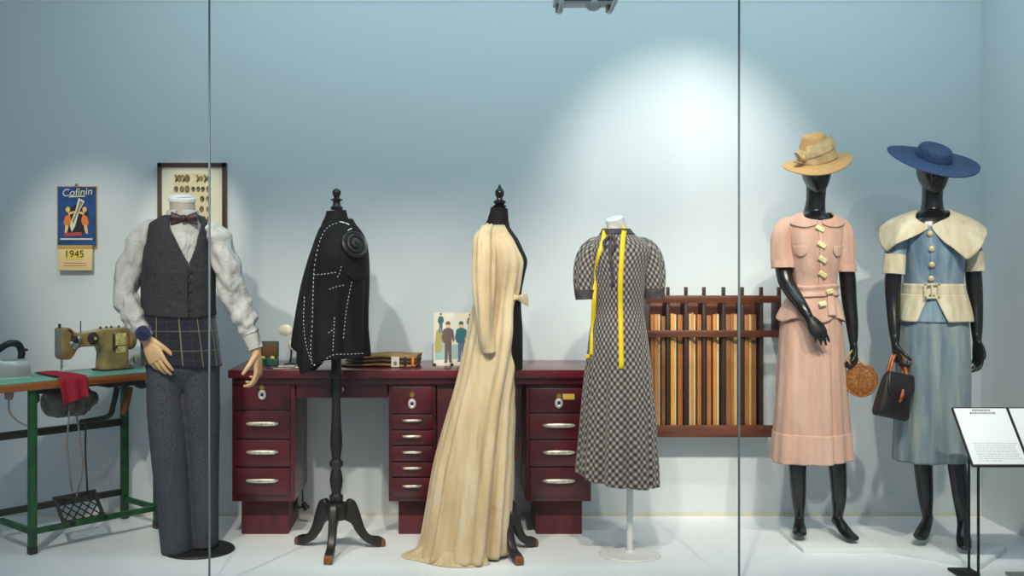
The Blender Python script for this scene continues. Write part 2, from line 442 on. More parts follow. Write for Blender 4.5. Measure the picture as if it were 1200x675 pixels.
def hand(mb, w, d, n, t, k=1.0, curls=(.5, .5, .5, .5), thumb=.5, spread=.06, tout=.75):
    w = Vector(w); d = Vector(d).normalized(); n = Vector(n); n = (n-d*n.dot(d)).normalized(); t0 = Vector(t); t = d.cross(n); t = t if t.dot(t0) > 0 else -t
    mb.tube([w-d*.03*k, w+d*.01*k, w+d*.045*k, w+d*.085*k, w+d*.1*k], [(.021*k, .021*k), (.025*k, .018*k), (.036*k, .0165*k), (.040*k, .0125*k), (.036*k, .009*k)], 16, 16, ref=n)
    L = (.074, .082, .075, .058); O = (.0295, .0098, -.0098, -.0285); base = (.088, .093, .089, .08)
    for i in range(4):
        p = w+d*base[i]*k+t*O[i]*k; pts = [p-d*.02*k, p]; dd = d+t*spread*(1.5-i)*.9; dd.normalize(); a = 0
        for q, fr in enumerate((.45, .3, .25)):
            a += curls[i]*(.75, 1.0, .8)[q]
            v = dd*math.cos(a)+n*math.sin(a); p = p+v*L[i]*fr*k; pts.append(p)
        r = (.0092, .0092, .0082, .0074, .0056) if i < 3 else (.008, .008, .0072, .0064, .005)
        mb.tube(pts, [x*k for x in r], 10, 16, ref=n)
        mb.sphere(pts[-1], .0056*k if i < 3 else .005*k, 6)
    p = w+d*.022*k+t*.022*k; v = (d*(1.1-tout*.65)+t*tout+n*.22).normalized(); pts = [p-v*.02*k, p]
    for q, ln in enumerate((.040, .032, .026)):
        if q: v = (v+(d*.55-t*.45+n*.75)*thumb*.6).normalized()
        p = p+v*ln*k; pts.append(p)
    mb.tube(pts, [x*k for x in (.013, .0135, .0105, .0095, .0065)], 10, 16, ref=n); mb.sphere(pts[-1], .0065*k, 6)

def cam_cast(obs, px, py):
    """first surface met looking from the viewer's eye towards a photo point, in world space"""
    o = Vector((0, 0, CH)); d = Vector(((px-CX)/FP, 1, -(py-HZ)/FP)).normalized(); best = None
    for bvh in obs:
        h = bvh.ray_cast(o, d)
        if h[0] is not None and (best is None or h[3] < best[2]): best = (h[0], h[1], h[3])
    return best
def bvh_of(o):
    bpy.context.view_layer.update()
    mw = o.matrix_world; me = o.data
    return BVHTree.FromPolygons([mw @ v.co for v in me.vertices], [list(p.vertices) for p in me.polygons])
# ================================================================== ROOM
XR, XL = 2.645, -2.75
m = MB().bx(XL-.1, XR+.1, 2.0, YW+.1, -.1, 0); struct(m.build('floor', M['floor'], smooth=False))
m = MB().bx(XL-.1, XR+.1, YW, YW+.1, 0, 3.1); struct(m.build('wall_back', M['wall'], smooth=False))
m = MB().bx(XR, XR+.1, 3.9, YW, 0, 3.1); struct(m.build('wall_right', M['wall'], smooth=False))
m = MB().bx(XL-.1, XL, 3.9, YW, 0, 3.1); struct(m.build('wall_left', M['wall'], smooth=False))
m = MB().bx(XL-.1, XR+.1, 2.0, YW+.1, 3.1, 3.2); struct(m.build('ceiling', M['ceil'], smooth=False))
zt = CH+(HZ-2)*YW/FP
m = MB().bx(XL, XR, YW-.004, YW, zt, zt+.01); struct(m.build('trim_1', M['white'], smooth=False))
m = MB().bx(XL, XR, YW-.008, YW, 0, .012); struct(m.build('baseboard_back', M['trimw'], smooth=False))
# glass front: three tall panes, pale polished edges where they meet
GY = 4.33
sx = [(245.5-CX)*GY/FP, (866-CX)*GY/FP]
xs = [XL, sx[0], sx[1], XR]
for i in range(3):
    g = MB().bx(xs[i]+.004, xs[i+1]-.004, GY-.006, GY+.006, 0, 3.0); struct(g.build('window_%d' % (i+1), M['glass'], smooth=False))
for i, x in enumerate(sx):
    g = MB().bx(x-.003, x+.003, GY-.006, GY+.006, 0, 3.0); struct(g.build('trim_%d' % (i+2), M['seam'], smooth=False))

# ================================================================== SEWING TABLE
A = math.radians(47.3); TX, TY, TZ = -1.832, 4.84, .757
t = thing('sewing_table', 'industrial sewing table with green metal frame and orange wooden edge, at the far left', 'table', (TX, TY, 0), A)
def TW(x, y, z=0): return Vector((TX+x*math.cos(A)-y*math.sin(A), TY+x*math.sin(A)+y*math.cos(A), z))
MB().bx(-.34, .63, -.033, .30, TZ-.040, TZ-.006).build('tabletop', M['tablewood'], t, bevel=.004)
MB().bx(-.34, .628, -.030, .298, TZ-.006, TZ).build('top_covering', M['tablegreen'], t, bevel=.002)
for x, y in ((0, 0), (.625, 0), (-.06, .31), (.625, .295)):
    l = MB().bx(x-.016, x+.016, y-.016, y+.016, .03, TZ-.040).build('leg', M['green'], t, bevel=.003)
    MB().bx(x-.018, x+.018, y-.018, y+.018, 0, .034).build('foot_cap', M['iron_d'], l, bevel=.004)
MB().bx(-.0, .625, -.012, .012, .085, .11).build('lower_rail', M['green'], t, bevel=.003)
MB().bx(-.06, .625, .298, .322, .115, .145).build('back_rail', M['greend'], t, bevel=.003)
MB().bx(-.06, .625, .298, .322, .46, .495).build('back_rail', M['greend'], t, bevel=.003)
for x in (0, .625): MB().bx(x-.012, x+.012, 0, .30, .085, .11).build('side_rail', M['green'], t, bevel=.003)
# under-table works
mo = MB().lathe([(.0, -.13), (.045, -.13), (.062, -.115), (.068, -.09), (.068, -.02), (.07, 0), (.068, .04), (.06, .05), (.06, .075), (.045, .085), (.03, .12), (0, .12)], 28, (.27, .16, .63), 'x').build('motor', M['motor'], t)
fn = MB()
for i in range(7): fn.lathe([(.066, -.006), (.074, -.003), (.074, .003), (.066, .006)], 28, (.2+i*.02, .16, .63), 'x', cap=False)
fn.build('cooling_fin', M['motor'], mo)
MB().bx(.13, .40, .08, .24, .695, TZ-.041).build('motor_bracket', M['iron_d'], t, bevel=.01)
MB().bx(.40, .6, .06, .24, .685, TZ-.041).tube([(.58, .15, .69), (.63, .15, .672), (.66, .15, .664)], [.012, .02, .008], 10).build('oil_pan', M['iron_d'], t, bevel=.006)
MB().tube([(.03, .05, .70), (.035, .05, .672), (.05, .05, .655)], [.012, .026, .012], 12).bx(.02, .11, .035, .065, .69, TZ-.041).build('switch_box', M['iron_d'], t, bevel=.004)
MB().tube([(.47, .1, .68), (.45, .1, .60), (.42, .1, .545), (.28, .1, .535)], [.014, .013, .013, .011], 12).build('clutch_lever', M['iron_d'], t)
MB().tube([(.53, .08, .675), (.5, .08, .59), (.49, .08, .55)], [.012, .019, .009], 12).build('lever_grip', M['footbrown'], t)
for pts in ([(.20, .05, .60), (.185, .04, .45), (.205, .05, .30), (.23, .08, .23)], [(.24, .06, .58), (.24, .03, .48), (.26, .04, .33), (.25, .08, .2)]):
    MB().tube(pts, [.004], 8).build('hanging_cord', M['cord'], t)
MB().tube([(.31, .1, .535), (.312, .11, .4), (.32, .105, .2)], [.0045], 8).build('treadle_chain', M['iron_d'], t)
MB().tube([(-.09, .03, .71), (-.092, .03, .68)], [.02, .016], 12, smooth=False).tube([(-.092, .03, .69), (-.085, .03, .62), (-.03, .02, .565), (0, .0, .56)], [.004], 8).build('cable_plug', M['cord'], t)
# treadle: open lattice foot plate, tilted
tr = MB(); w, d = .21, .15
for x0, x1, y0, y1 in ((-w/2, w/2, -d/2, -d/2+.022), (-w/2, w/2, d/2-.016, d/2), (-w/2, -w/2+.014, -d/2, d/2), (w/2-.014, w/2, -d/2, d/2)): tr.bx(x0, x1, y0, y1, -.006, .006)
tl = MB()
for i in range(-5, 6):
    for sg in (-1, 1):
        x0 = i*.042; segp = []
        for f in np.linspace(0, 1, 30):
            y = -d/2+.008+(d-.016)*f; x = x0+sg*(f-.5)*d*.85
            if abs(x) < w/2-.008: segp.append((x, y, 0))
        if len(segp) > 2: tl.tube([segp[0], segp[-1]], [.0034], 6, 1, ref=(0, 0, 1), smooth=False)
R = Matrix.Rotation(math.radians(50), 4, 'X')
trm = Matrix.Translation((.258, .065, .148)) @ R
def xf(mb, mm): mb.v = [tuple(mm @ Vector(v)) for v in mb.v]; return mb
tp = xf(tr, trm).build('treadle', M['iron_d'], t, bevel=.002)
xf(tl, trm).build('treadle_lattice', M['iron_d'], tp)
for q in (.17, .33): MB().bx(q, q+.03, -.012, .03, .085, .112).build('treadle_bracket', M['iron_d'], t, bevel=.003)

# sewing machine standing on the table
mp = TW(.222, .165, TZ)
sm = thing('sewing_machine', 'worn olive gold sewing machine standing on the green topped table', 'sewing machine', mp, A)
sm.scale = (.88, .95, .94)
prof = [(-.017, .085), (-.017, .222), (.0, .228), (.03, .226), (.055, .205), (.085, .193), (.2, .206), (.235, .212), (.36, .214), (.372, .205), (.372, .02), (.380, 0), (.215, 0), (.217, .03), (.222, .09), (.212, .118), (.19, .128), (.09, .128), (.07, .118), (.05, .088), (.03, .07), (-.005, .07)]
sb = MB().prism(prof, .082).build('machine_body', M['olive'], sm, bevel=.018, bseg=4)
MB().bx(.205, .392, -.06, .06, 0, .008).build('base_flange', M['iron_d'], sm, bevel=.004)
MB().bx(-.021, -.016, -.03, .03, .09, .215).build('face_plate', M['steeld'], sm, bevel=.002)
MB().lathe([(.0, -.02), (.05, -.02), (.0625, -.014), (.064, .0), (.0625, .012), (.052, .018), (.03, .02), (.022, .03), (0, .03)], 30, (.395, 0, .158), 'x').build('handwheel', M['olive'], sm)
MB().lathe([(0, -.006), (.02, -.006), (.024, 0), (.02, .006), (0, .006)], 20, (.415, 0, .158), 'x').build('clutch_knob', M['steel'], sm)
for (x, z, r) in ((.045, .165, .022), (.05, .136, .017), (.03, .15, .012), (.072, .172, .012)):
    MB().lathe([(0, -.03), (r*.4, -.03), (r*.5, -.018), (r, -.014), (r, -.010), (r*.7, -.006), (r*.7, 0), (0, 0)], 18, (x, -.041, z), 'y').build('tension_dial', M['steel'] if r < .02 else M['iron_d'], sm)
dl = MB().lathe([(0, -.024), (.012, -.024), (.014, -.012), (.03, -.008), (.03, 0), (0, 0)], 20, (.155, -.041, .168), 'y').build('stitch_dial', M['iron_d'], sm)
MB().lathe([(0, -.006), (.008, -.006), (.008, 0), (0, 0)], 14, (.155, -.065, .168), 'y').build('dial_cap', M['plate'], dl)
MB().bx(.29, .352, -.0445, -.041, .125, .185).build('rating_plate', M['plate'], sm, bevel=.001)
MB().bx(.292, .35, -.0445, -.041, .085, .118).build('rating_plate', M['plate'], sm, bevel=.001)
MB().bx(.272, .282, -.047, -.041, .10, .185).tube([(.276, -.045, .12), (.29, -.06, .118)], [.007], 10, smooth=False).build('stitch_lever', M['iron_d'], sm, bevel=.002)
MB().tube([(.115, .01, .19), (.115, .01, .255)], [.003], 8, 1, smooth=False).build('spool_pin', M['iron_d'], sm)
MB().tube([(-.01, 0, .22), (-.01, 0, .245)], [.006, .008], 10, 1, smooth=False).build('presser_screw', M['iron_d'], sm)
MB().tube([(.0, -.02, .225), (.02, -.04, .215), (.035, -.045, .2), (.03, -.046, .18)], [.006, .005, .005, .005], 8).build('takeup_lever', M['iron_d'], sm)
for x in (.225, .26, .29, .335): MB().lathe([(.006, 0), (.008, .004), (.005, .011), (0, .012)], 10, (x, 0, .211)).build('oil_cap', M['iron_d'], sm)
MB().tube([(.0, 0, .075), (.0, 0, .018)], [.005, .004], 8, 1, smooth=False).build('needle_bar', M['steel'], sm)
pf = MB().tube([(.008, .008, .075), (.008, .008, .03)], [.004], 8, 1, smooth=False).lathe([(.007, .028), (.009, .034), (.007, .04)], 12, (.004, .004, 0)); pf.bx(-.006, .014, -.02, .014, .006, .012)
pf.build('presser_foot', M['steel'], sm)
bw = MB().lathe([(0, -.016), (.022, -.016), (.03, -.01), (.022, -.004), (.012, -.003), (.012, .006), (.026, .008), (.026, .012), (0, .012)], 20, (.435, -.03, .045), 'y').tube([(.375, -.03, .03), (.41, -.03, .06), (.46, -.03, .055), (.48, -.03, .03)], [.008, .007, .006, .005], 8)
bw.bx(.39, .455, -.05, -.01, .0, .02).sphere((.455, -.04, .062), .013, 8).build('bobbin_winder', M['steeld'], sm)

# red cloth drawn under the needle and over the table edge
path = [(.19, .27, .0), (.185, .2, .004), (.178, .1, .004), (.172, .02, .004), (.170, -.026, .004), (.169, -.041, -.006), (.168, -.044, -.04), (.170, -.046, -.075), (.172, -.047, -.108)]
pc = catmull(path, 48); rows = []
for i, p in enumerate(pc):
    f = i/48; hw = .066+.004*math.sin(f*5)-(.02*(1-f) if f < .5 else 0); r = []
    for j in range(25):
        q = j/24*2-1
        wz = .0035*math.sin(q*7+f*6)+.0025*math.sin(q*13-f*9)
        hang = max(0, (f-.55)/.45)
        r.append((p.x+q*hw, p.y-abs(wz)*.6-hang*(.010*math.sin(q*6+1.2)+.010), p.z+TZ+.003+(abs(wz) if f < .5 else 0)+(hang*.014*(q+.3)+hang**3*.003*math.cos(q*9))))
    rows.append(r)
c = MB().grid(rows).build('red_cloth', M['red'], None, solid=.0018, sharp=180)
c.location = (TX, TY, 0); c.rotation_euler = (0, 0, A)
tag(c, 'crumpled red cloth hanging over the edge of the sewing table', 'cloth')

# flat iron
ip = TW(-.03, .165, TZ)
ir = thing('clothes_iron', 'old steel clothes iron with black handle on the sewing table', 'iron', ip, A)
def sole(x, k):           # half width along the iron; heel at +x, nose at -x
    u = (x+.12)/.2
    return k*.055*max(.03, min(1, u*1.5))**.6
secs = []
for z, k, sh in ((.008, 1, 0), (.022, 1, 0), (.05, .86, .006), (.074, .62, .016), (.084, .42, .03)):
    r = []
    N = 22
    for i in range(N+1):
        x = .08-.2*i/N; r.append((x*(1-sh*2.2)+(.0), -sole(x, k), z))
    for i in range(N, -1, -1):
        x = .08-.2*i/N; r.append((x*(1-sh*2.2), sole(x, k), z))
    secs.append(r)
MB().grid(secs, None, True, True, True).build('iron_shell', M['steel'], ir, sharp=50)
sl = [[(x, y, z*.0) for x, y, z in secs[0]], [(x, y, .009) for x, y, z in secs[0]]]
MB().grid(sl, None, True, True, True).build('sole_plate', M['chrome'], ir, smooth=False)
MB().tube([(.055, 0, .075), (.062, 0, .11), (.045, 0, .148), (.0, 0, .152), (-.05, 0, .125), (-.085, 0, .1), (-.09, 0, .075)], [(.014, .016), (.016, .018), (.016, .017), (.015, .015), (.015, .015), (.013, .013), (.012, .012)], 14, 40, ref=(0, 1, 0)).build('iron_handle', M['black'], ir)
MB().tube([(.06, 0, .125), (.09, 0, .12)], [.008, .005], 10, 1, smooth=False).build('thumb_rest', M['black'], ir)

# ================================================================== DESK
YF = 5.064; DB = YW-.012; DZ = .78
def X(px, Y): return (px-CX)*Y/FP
def Z(py, Y): return CH-(py-HZ)*Y/FP
d0 = thing('tailors_desk', 'long wine-red lacquered desk with three banks of drawers, against the wall', 'desk', (0, YF, 0))
def dp(name, mb, mt, par=d0, **k): return xf(mb, Matrix.Translation((0, -YF, 0))).build(name, mt, par, **k)
dp('desktop', MB().bx(-1.025, .665, YF, DB, DZ-.038, DZ), M['winetop'], bevel=.004)
dp('apron_rail', MB().bx(-1.0, .65, YF+.02, YF+.045, DZ-.068, DZ-.036), M['wine'], bevel=.002)
Yd = 5.10; zb = .17
def handle(cx, z, w, Y):
    pts = [(cx-w/2, Y, z+.001), (cx-w*.36, Y-.009, z+.001), (cx, Y-.014, z+.002), (cx+w*.36, Y-.009, z+.001), (cx+w/2, Y, z+.001)]
    return MB().tube(pts, [(.003, .004), (.005, .0075*w/.145+.0015), (.006, .0085*w/.145+.002), (.005, .0075*w/.145+.0015), (.003, .004)], 12, 24, ref=(0, 0, 1))
def lock(par, cx, zk, zr):
    dp('keyhole_plate', MB().lathe([(0, -.006), (.011, -.006), (.014, 0), (0, 0)], 20, (cx, Yd-.006, zk), 'y'), M['brass'], par)
    dp('lock_ring', MB().lathe([(.007, -.005), (.011, -.008), (.018, -.006), (.020, 0), (.007, 0)], 24, (cx, Yd-.006, zr), 'y', sx=.95, sy=1.2, cap=False), M['chrome'], par)
    dp('keyhole', MB().lathe([(0, -.004), (.0075, -.004), (.0075, 0), (0, 0)], 14, (cx, Yd-.006, zr), 'y'), M['blackm'], par)
banks = [
    (X(271.5, Yd), X(345.5, Yd), [444, 480.5, 514.5, 547, 580.5], (283, 338)),
    (X(455.5, Yd), X(510.5, Yd), [452, 485, 503.5, 522, 541, 559, 583], (467, 502)),
    (X(616.5, Yd), X(693, Yd), [453, 484, 515, 547, 582], (628, 682)),
]
for bi, (xa, xb, ys, pl) in enumerate(banks):
    dp('drawer_cabinet', MB().bx(xa, xb, Yd+.008, DB-.01, zb, DZ-.038), M['wine'], bevel=.003)
    e = .012 if bi != 1 else .009
    for k in range(len(ys)-1):
        z1 = Z(ys[k], Yd)-.004; z0 = Z(ys[k+1], Yd)+.004
        if bi == 0 and k == 3 or bi == 2 and k == 0: z1 -= .003
        o = dp('drawer', MB().bx(xa+e+.004, xb-e-(.010 if bi == 0 else .004), Yd-.006, Yd+.02, z0, z1), M['wine'], bevel=.003)
        cx = (xa+xb)/2-(.004 if bi == 0 else 0)
        if k == 0:
            lock(o, cx-(.0 if bi != 2 else .0), z1-.036, z1-.068 if bi != 1 else z1-.078)
            if bi == 2: dp('name_plate', MB().bx(cx+.018, cx+.072, Yd-.009, Yd-.005, z1-.052, z1-.026), M['brassp'], o, bevel=.001)
        else:
            w = .145 if bi != 1 else .085
            dp('handle', handle(cx, (z0+z1)/2+(.006 if bi == 1 else .004), w, Yd-.007), M['metal'], o)
    dp('plinth', MB().bx(X(pl[0], 5.185), X(pl[1], 5.185), 5.185, DB-.03, 0, zb), M['wined'], bevel=.002)
xa, xb = X(346, Yd), X(455, Yd)
o = dp('drawer', MB().bx(xa+.004, xb-.004, Yd+.005, Yd+.3, Z(466.5, Yd), Z(443, Yd)), M['wine'], bevel=.003)
dp('knob', MB().lathe([(0, -.022), (.010, -.021), (.013, -.014), (.007, -.006), (.006, 0), (0, 0)], 18, ((xa+xb)/2, Yd+.005, Z(456, Yd)), 'y'), M['metal'], o)
xa, xb = X(511, Yd), X(614, Yd)
o = dp('drop_panel', MB().bx(xa+.006, xb-.012, Yd+.012, Yd+.035, Z(540, Yd), Z(450, Yd)), M['wine'], bevel=.003)
dp('panel_strip', MB().bx(xb-.024, xb-.020, Yd+.008, Yd+.02, Z(540, Yd), Z(450, Yd)), M['blackm'], o)
dp('rail', MB().bx(xa, xb, Yd+.02, Yd+.07, Z(450, Yd), DZ-.038), M['wine'], bevel=.002)
dp('power_lead', MB().tube([(X(356, 5.5), 5.45, .3), (X(353, 5.45), 5.42, .2), (X(348, 5.4), 5.36, .1)], [.004], 8).tube([(X(356, 5.5), 5.45, .3), (X(355, 5.45), 5.42, .2), (X(356, 5.4), 5.37, .1)], [.004], 8), M['blackm'])
dp('lead_plug', MB().tube([(X(343, 5.4), 5.36, .075), (X(348, 5.4), 5.36, .105)], [.017, .012], 12, 1, smooth=False).tube([(X(361, 5.4), 5.37, .075), (X(356, 5.4), 5.37, .105)], [.017, .012], 12, 1, smooth=False).tube([(X(344, 5.4), 5.36, .085), (X(360, 5.4), 5.37, .085)], [.006], 8, 1), M['blackm'])

# ---- things on the desk
Y = 5.33; L = Loc(315, Y, DZ)
g = thing('sewing_box', 'small open green box lined in brown, at the left end of the desk', 'box', L.loc(), math.radians(4))
for (x0, x1, y0, y1) in ((-.045, .045, -.035, -.029), (-.045, .045, .029, .035), (-.045, -.039, -.03, .03), (.039, .045, -.03, .03)): pass
mb = MB().bx(-.045, .045, -.035, .035, 0, .006).bx(-.045, .045, -.035, -.030, 0, .03).bx(-.045, .045, .030, .035, 0, .03).bx(-.045, -.040, -.03, .03, 0, .03).bx(.040, .045, -.03, .03, 0, .03)
mb.build('box_tray', M['gboxg'], g, bevel=.0015)
ld = MB().bx(-.045, .045, .032, .046, .03, .108).build('box_lid', M['gboxg'], g, bevel=.006)
MB().bx(-.037, .037, .029, .033, .036, .1).build('lid_lining', M['gboxb'], ld, bevel=.002)
for x in (-.028, .018): MB().lathe([(.0, 0), (.012, 0), (.013, .006), (.008, .014), (.012, .02), (.01, .03), (0, .033)], 14, (x, -.008, .008)).build('thread_spool', M['pyellow'], g)

L = Loc(340, 5.30, DZ)
p = thing('cushioned_stand', 'two cream padded discs on a slim black stand, behind the black jacket', 'ornament', L.loc())
MB().lathe([(0, 0), (.03, 0), (.03, .006), (.008, .012), (0, .012)], 20).tube([(0, 0, .008), (.006, 0, .06), (.0, 0, .1), (.012, 0, .13)], [.0045], 8).build('stand', M['blackm'], p)
MB().lathe([(0, -.014), (.02, -.013), (.03, -.006), (.031, .004), (.022, .013), (0, .014)], 20, L.p(334.5, 387)+Vector((0, .0, 0)), 'y', sx=1.1, sy=.9).build('pad', M['puff'], p)
MB().lathe([(0, -.012), (.02, -.011), (.026, -.004), (.026, .004), (.018, .011), (0, .012)], 20, L.p(344, 404), 'y', sx=.9, sy=1.1).build('pad', M['puff'], p)

L = Loc(334, 5.17, DZ)
p = thing('paper_pattern_sheet', 'loose white pattern papers lying on the desk beside the green box', 'paper', L.loc(), .2)
for i, (w, dd, z, r, mt) in enumerate(((.12, .10, .0015, .1, 'paper'), (.1, .08, .004, -.25, 'cord'), (.085, .07, .0065, .3, 'paper'))):
    rows = [[Vector((x, y, z+.0012*math.sin(9*x+i)+.001*math.cos(20*y))) for x in np.linspace(-w/2, w/2, 12)] for y in np.linspace(-dd/2, dd/2, 8)]
    rows = [[Matrix.Rotation(r, 3, 'Z') @ q for q in rr] for rr in rows]
    MB().grid(rows).build('sheet', M[mt], p, solid=.0012, sharp=180)
p = thing('tailor_scissors', 'black handled scissors resting on the pattern papers on the desk', 'scissors', Loc(326, 5.15, DZ+.010).loc(), .35)
MB().prism([(0, -.006), (.09, -.002), (.095, .0), (.09, .002), (0, .006)], .003, Matrix.Rotation(PI/2, 4, 'X')).build('blade', M['steel'], p)
for s_ in (-1, 1):
    ring = [(-.03+.02*math.cos(a), s_*.018+.013*math.sin(a), .003) for a in np.linspace(0, 2*PI, 20)]
    MB().tube(ring, [.0035], 8, 40, ref=(0, 0, 1)).tube([(-.012, s_*.012, .003), (.0, s_*.002, .003)], [.004], 8, 1).build('finger_loop', M['blackm'], p)

# folded brown cloth with a tag
Yc = 5.26; L = Loc(450, Yc, DZ)
p = thing('folded_cloth', 'folded brown cloth bundle with a small tag, on the middle of the desk', 'cloth', L.loc(), math.radians(-7))
def slab(x0, x1, d, z0, z1, mt, name, tilt=0, fold=True, y0=0):
    hh = (z1-z0)/2; rows = []
    for x in np.linspace(x0, x1, 26):
        r = []; k = (x-x0)/(x1-x0); zc = (z0+z1)/2+tilt*(1-k)-.003*math.sin(9*k)
        he = hh*(1-.55*(1-k)**2)
        for a in np.linspace(0, 2*PI, 28, endpoint=False):
            cs, sn = math.cos(a), math.sin(a)
            r.append((x+.004*sn, y0+d/2*math.copysign(abs(cs)**.35, cs)+.003*math.sin(30*k), zc+he*math.copysign(abs(sn)**.55, sn)))
        rows.append(r)
    return MB().grid(rows, None, True, True, True).build(name, M[mt], p, sharp=60)
slab(-.2, .165, .17, .0015, .018, 'kraft', 'lower_fold')
slab(-.17, .168, .16, .018, .040, 'kraftd', 'middle_fold')
slab(-.14, .17, .165, .038, .062, 'kraft', 'upper_fold')
for (x, c) in ((.115, 'navy'), (.152, 'porange')): MB().bx(x-.006, x+.006, -.089, -.083, .008, .05).build('edge_band', M[c], p, bevel=.002)
tg = MB().bx(.052, .09, -.096, -.094, -.004+.008, .052).build('paper_tag', M['paper'], p)
MB().bx(.064, .078, -.0975, -.096, .012, .03).build('tag_print', M['signt'], tg)

# fashion print card leaning on a little easel
Yp = 5.27; L = Loc(530, Yp, DZ)
p = thing('fashion_print', 'upright illustrated card of suited men, standing on the desk beside the cream robe', 'print', L.loc(), 0)
lean = Matrix.Rotation(math.radians(-9), 4, 'X')
def Pf(px, py): return (px-530)*Yp/FP, Z(py, Yp)-DZ
def pc_(name, mb, mt, par, **k): return xf(mb, lean).build(name, M[mt], par, **k)
x0, z1 = Pf(508, 366); x1, z0 = Pf(556, 430)
cd = pc_('card', MB().bx(x0, x1, 0, .006, z0, z1), 'paper', p)
pc_('picture', MB().bx(x0+.008, x1-.006, -.0008, .0, z0+.014, z1-.006), 'sky', cd)
def figure(cx, foot, head, jac, tro, k, nm):
    zf = Pf(0, foot)[1]; zh = Pf(0, head)[1]; h = zh-zf; xx = Pf(cx, 0)[0]
    def fl(poly, mt, n, y): pc_(n, MB().prism([(xx+x*h, zf+z*h) for x, z in poly], .0008, Matrix.Translation((0, y, 0))), mt, cd, smooth=False)
    fl([(-.10, 0), (-.02, 0), (.0, .3), (.03, 0), (.11, 0), (.09, .05), (.085, .5), (-.08, .5), (-.08, .05)], tro, 'printed_trousers', -.0016)
    fl([(-.09, .48), (.09, .48), (.09, .62), (.13, .5), (.16, .56), (.13, .80), (.04, .85), (-.04, .85), (-.12, .80), (-.16, .6), (-.11, .48)], jac, 'printed_jacket', -.0022)
    fl([(.055*math.cos(a), .92+.07*math.sin(a)) for a in np.linspace(0, 2*PI, 12, endpoint=False)], 'pflesh', 'printed_head', -.0022)
    fl([(-.06, .93), (.06, .93), (.05, .995), (0, 1.02), (-.05, .995)], jac, 'printed_hair', -.0028)
pc_('printed_ground', MB().prism([Pf(509.5, 400), Pf(514, 384), Pf(522, 392), Pf(530, 404), Pf(545, 402), Pf(545, 420), Pf(509.5, 422)], .0006, Matrix.Translation((0, -.001, 0))), 'psea', cd, smooth=False)
pc_('printed_bush', MB().prism([Pf(509.5, 408), Pf(511, 388), Pf(515, 384), Pf(519, 396), Pf(517, 412), Pf(510, 414)], .0006, Matrix.Translation((0, -.0014, 0))), 'psage', cd, smooth=False)
figure(525, 425, 377, 'pbrown', 'pbrown', 1, 'a'); figure(540.5, 424, 377, 'pteal', 'pgrey', 1, 'b')
figure(516.5, 390, 367, 'pteal', 'pgrey', .5, 'c'); figure(551, 393, 368, 'pgrey', 'pgrey', .5, 'd')
for q in (x0-.002, x0+.08): MB().bx(q, q+.014, -.02, .09, 0, .010).build('easel_foot', M['blackm'], p)
MB().prism([(-.012, 0), (.012, 0), (.004, .17), (-.004, .17)], .006, Matrix.Translation((.0, .075, 0)) @ Matrix.Rotation(math.radians(14), 4, 'X')).build('easel_strut', M['blackm'], p)

# ================================================================== WALL RACK WITH SLATS
Yr = 5.43
def RX(px): return X(px, Yr)
def RZ(py): return Z(py, Yr)
L0 = (RX(836), YW, RZ(512))
rk = thing('wall_rack', 'brown wooden rack of upright slots fixed on the wall behind the dresses', 'rack', L0)
def rp(name, mb, mt, **k): return xf(mb, Matrix.Translation((-L0[0], -L0[1], -L0[2]))).build(name, M[mt], rk, **k)
Bk = YW-.001
rp('back_panel', MB().bx(RX(758), RX(896), Bk-.02, Bk, RZ(505), RZ(347)), 'rackwood', bevel=.001)
rp('top_rail', MB().bx(RX(756), RX(914), Yr-.004, Yr+.016, RZ(355), RZ(346.5)), 'rackwood', bevel=.002)
rp('front_rail', MB().bx(RX(757), RX(913.5), Yr-.012, Yr+.006, RZ(395), RZ(387)), 'rackwood', bevel=.002)
rp('bottom_tray', MB().bx(RX(763), RX(905), Yr-.012, Bk-.02, RZ(512), RZ(503)).bx(RX(763), RX(905), Yr-.014, Yr+.0, RZ(512), RZ(498)), 'rackwood', bevel=.002)
ups = [760, 783.5, 804.7, 825.8, 848.8, 870.6, 893, 914]
for i, u in enumerate(ups):
    zlo = RZ(500) if i < 7 else RZ(396)
    rp('divider', MB().bx(RX(u-2.4), RX(u+1.6), Yr+.0, Bk, zlo, RZ(350)).bx(RX(u-1.8), RX(u+1.4), Yr, Yr+.03, RZ(352), RZ(336.5)), 'rackd', bevel=.002)
rp('end_brace', MB().prism([(RX(897), RZ(500)), (RX(899), RZ(500)), (RX(905), RZ(507)), (RX(905), RZ(512)), (RX(897), RZ(507))], .04, Matrix.Translation((0, Yr+.02, 0))), 'rackwood')
slots = [
    [(763, 767.5, 2, 0), (768, 772.5, 0, 0), (773, 775.5, 1, 0), (776, 780.5, 4, 2)],
    [(786.5, 791, 3, -1), (791.3, 794, 1, 0), (796, 802, 2, .5)],
    [(808, 811.5, 5, -1), (811.8, 814.5, 0, -2), (814.8, 817.3, 1, 0), (818, 823, 2, 0)],
    [(829, 834.5, 2, 1), (837, 841.5, 0, 0), (842, 845, 1, -.5)],
    [(851.5, 857.5, 4, 0), (858, 861.5, 2, -.5), (862, 866.5, 5, -.5)],
    [(873.5, 879, 2, .5), (879.5, 882.5, 5, 0), (883, 889, 4, 0)],
]
ordn = ['first', 'second', 'third', 'fourth', 'fifth', 'sixth']
kindn = ['honey coloured', 'pale cream', 'reddish brown', 'amber yellow', 'dull brown', 'buff']
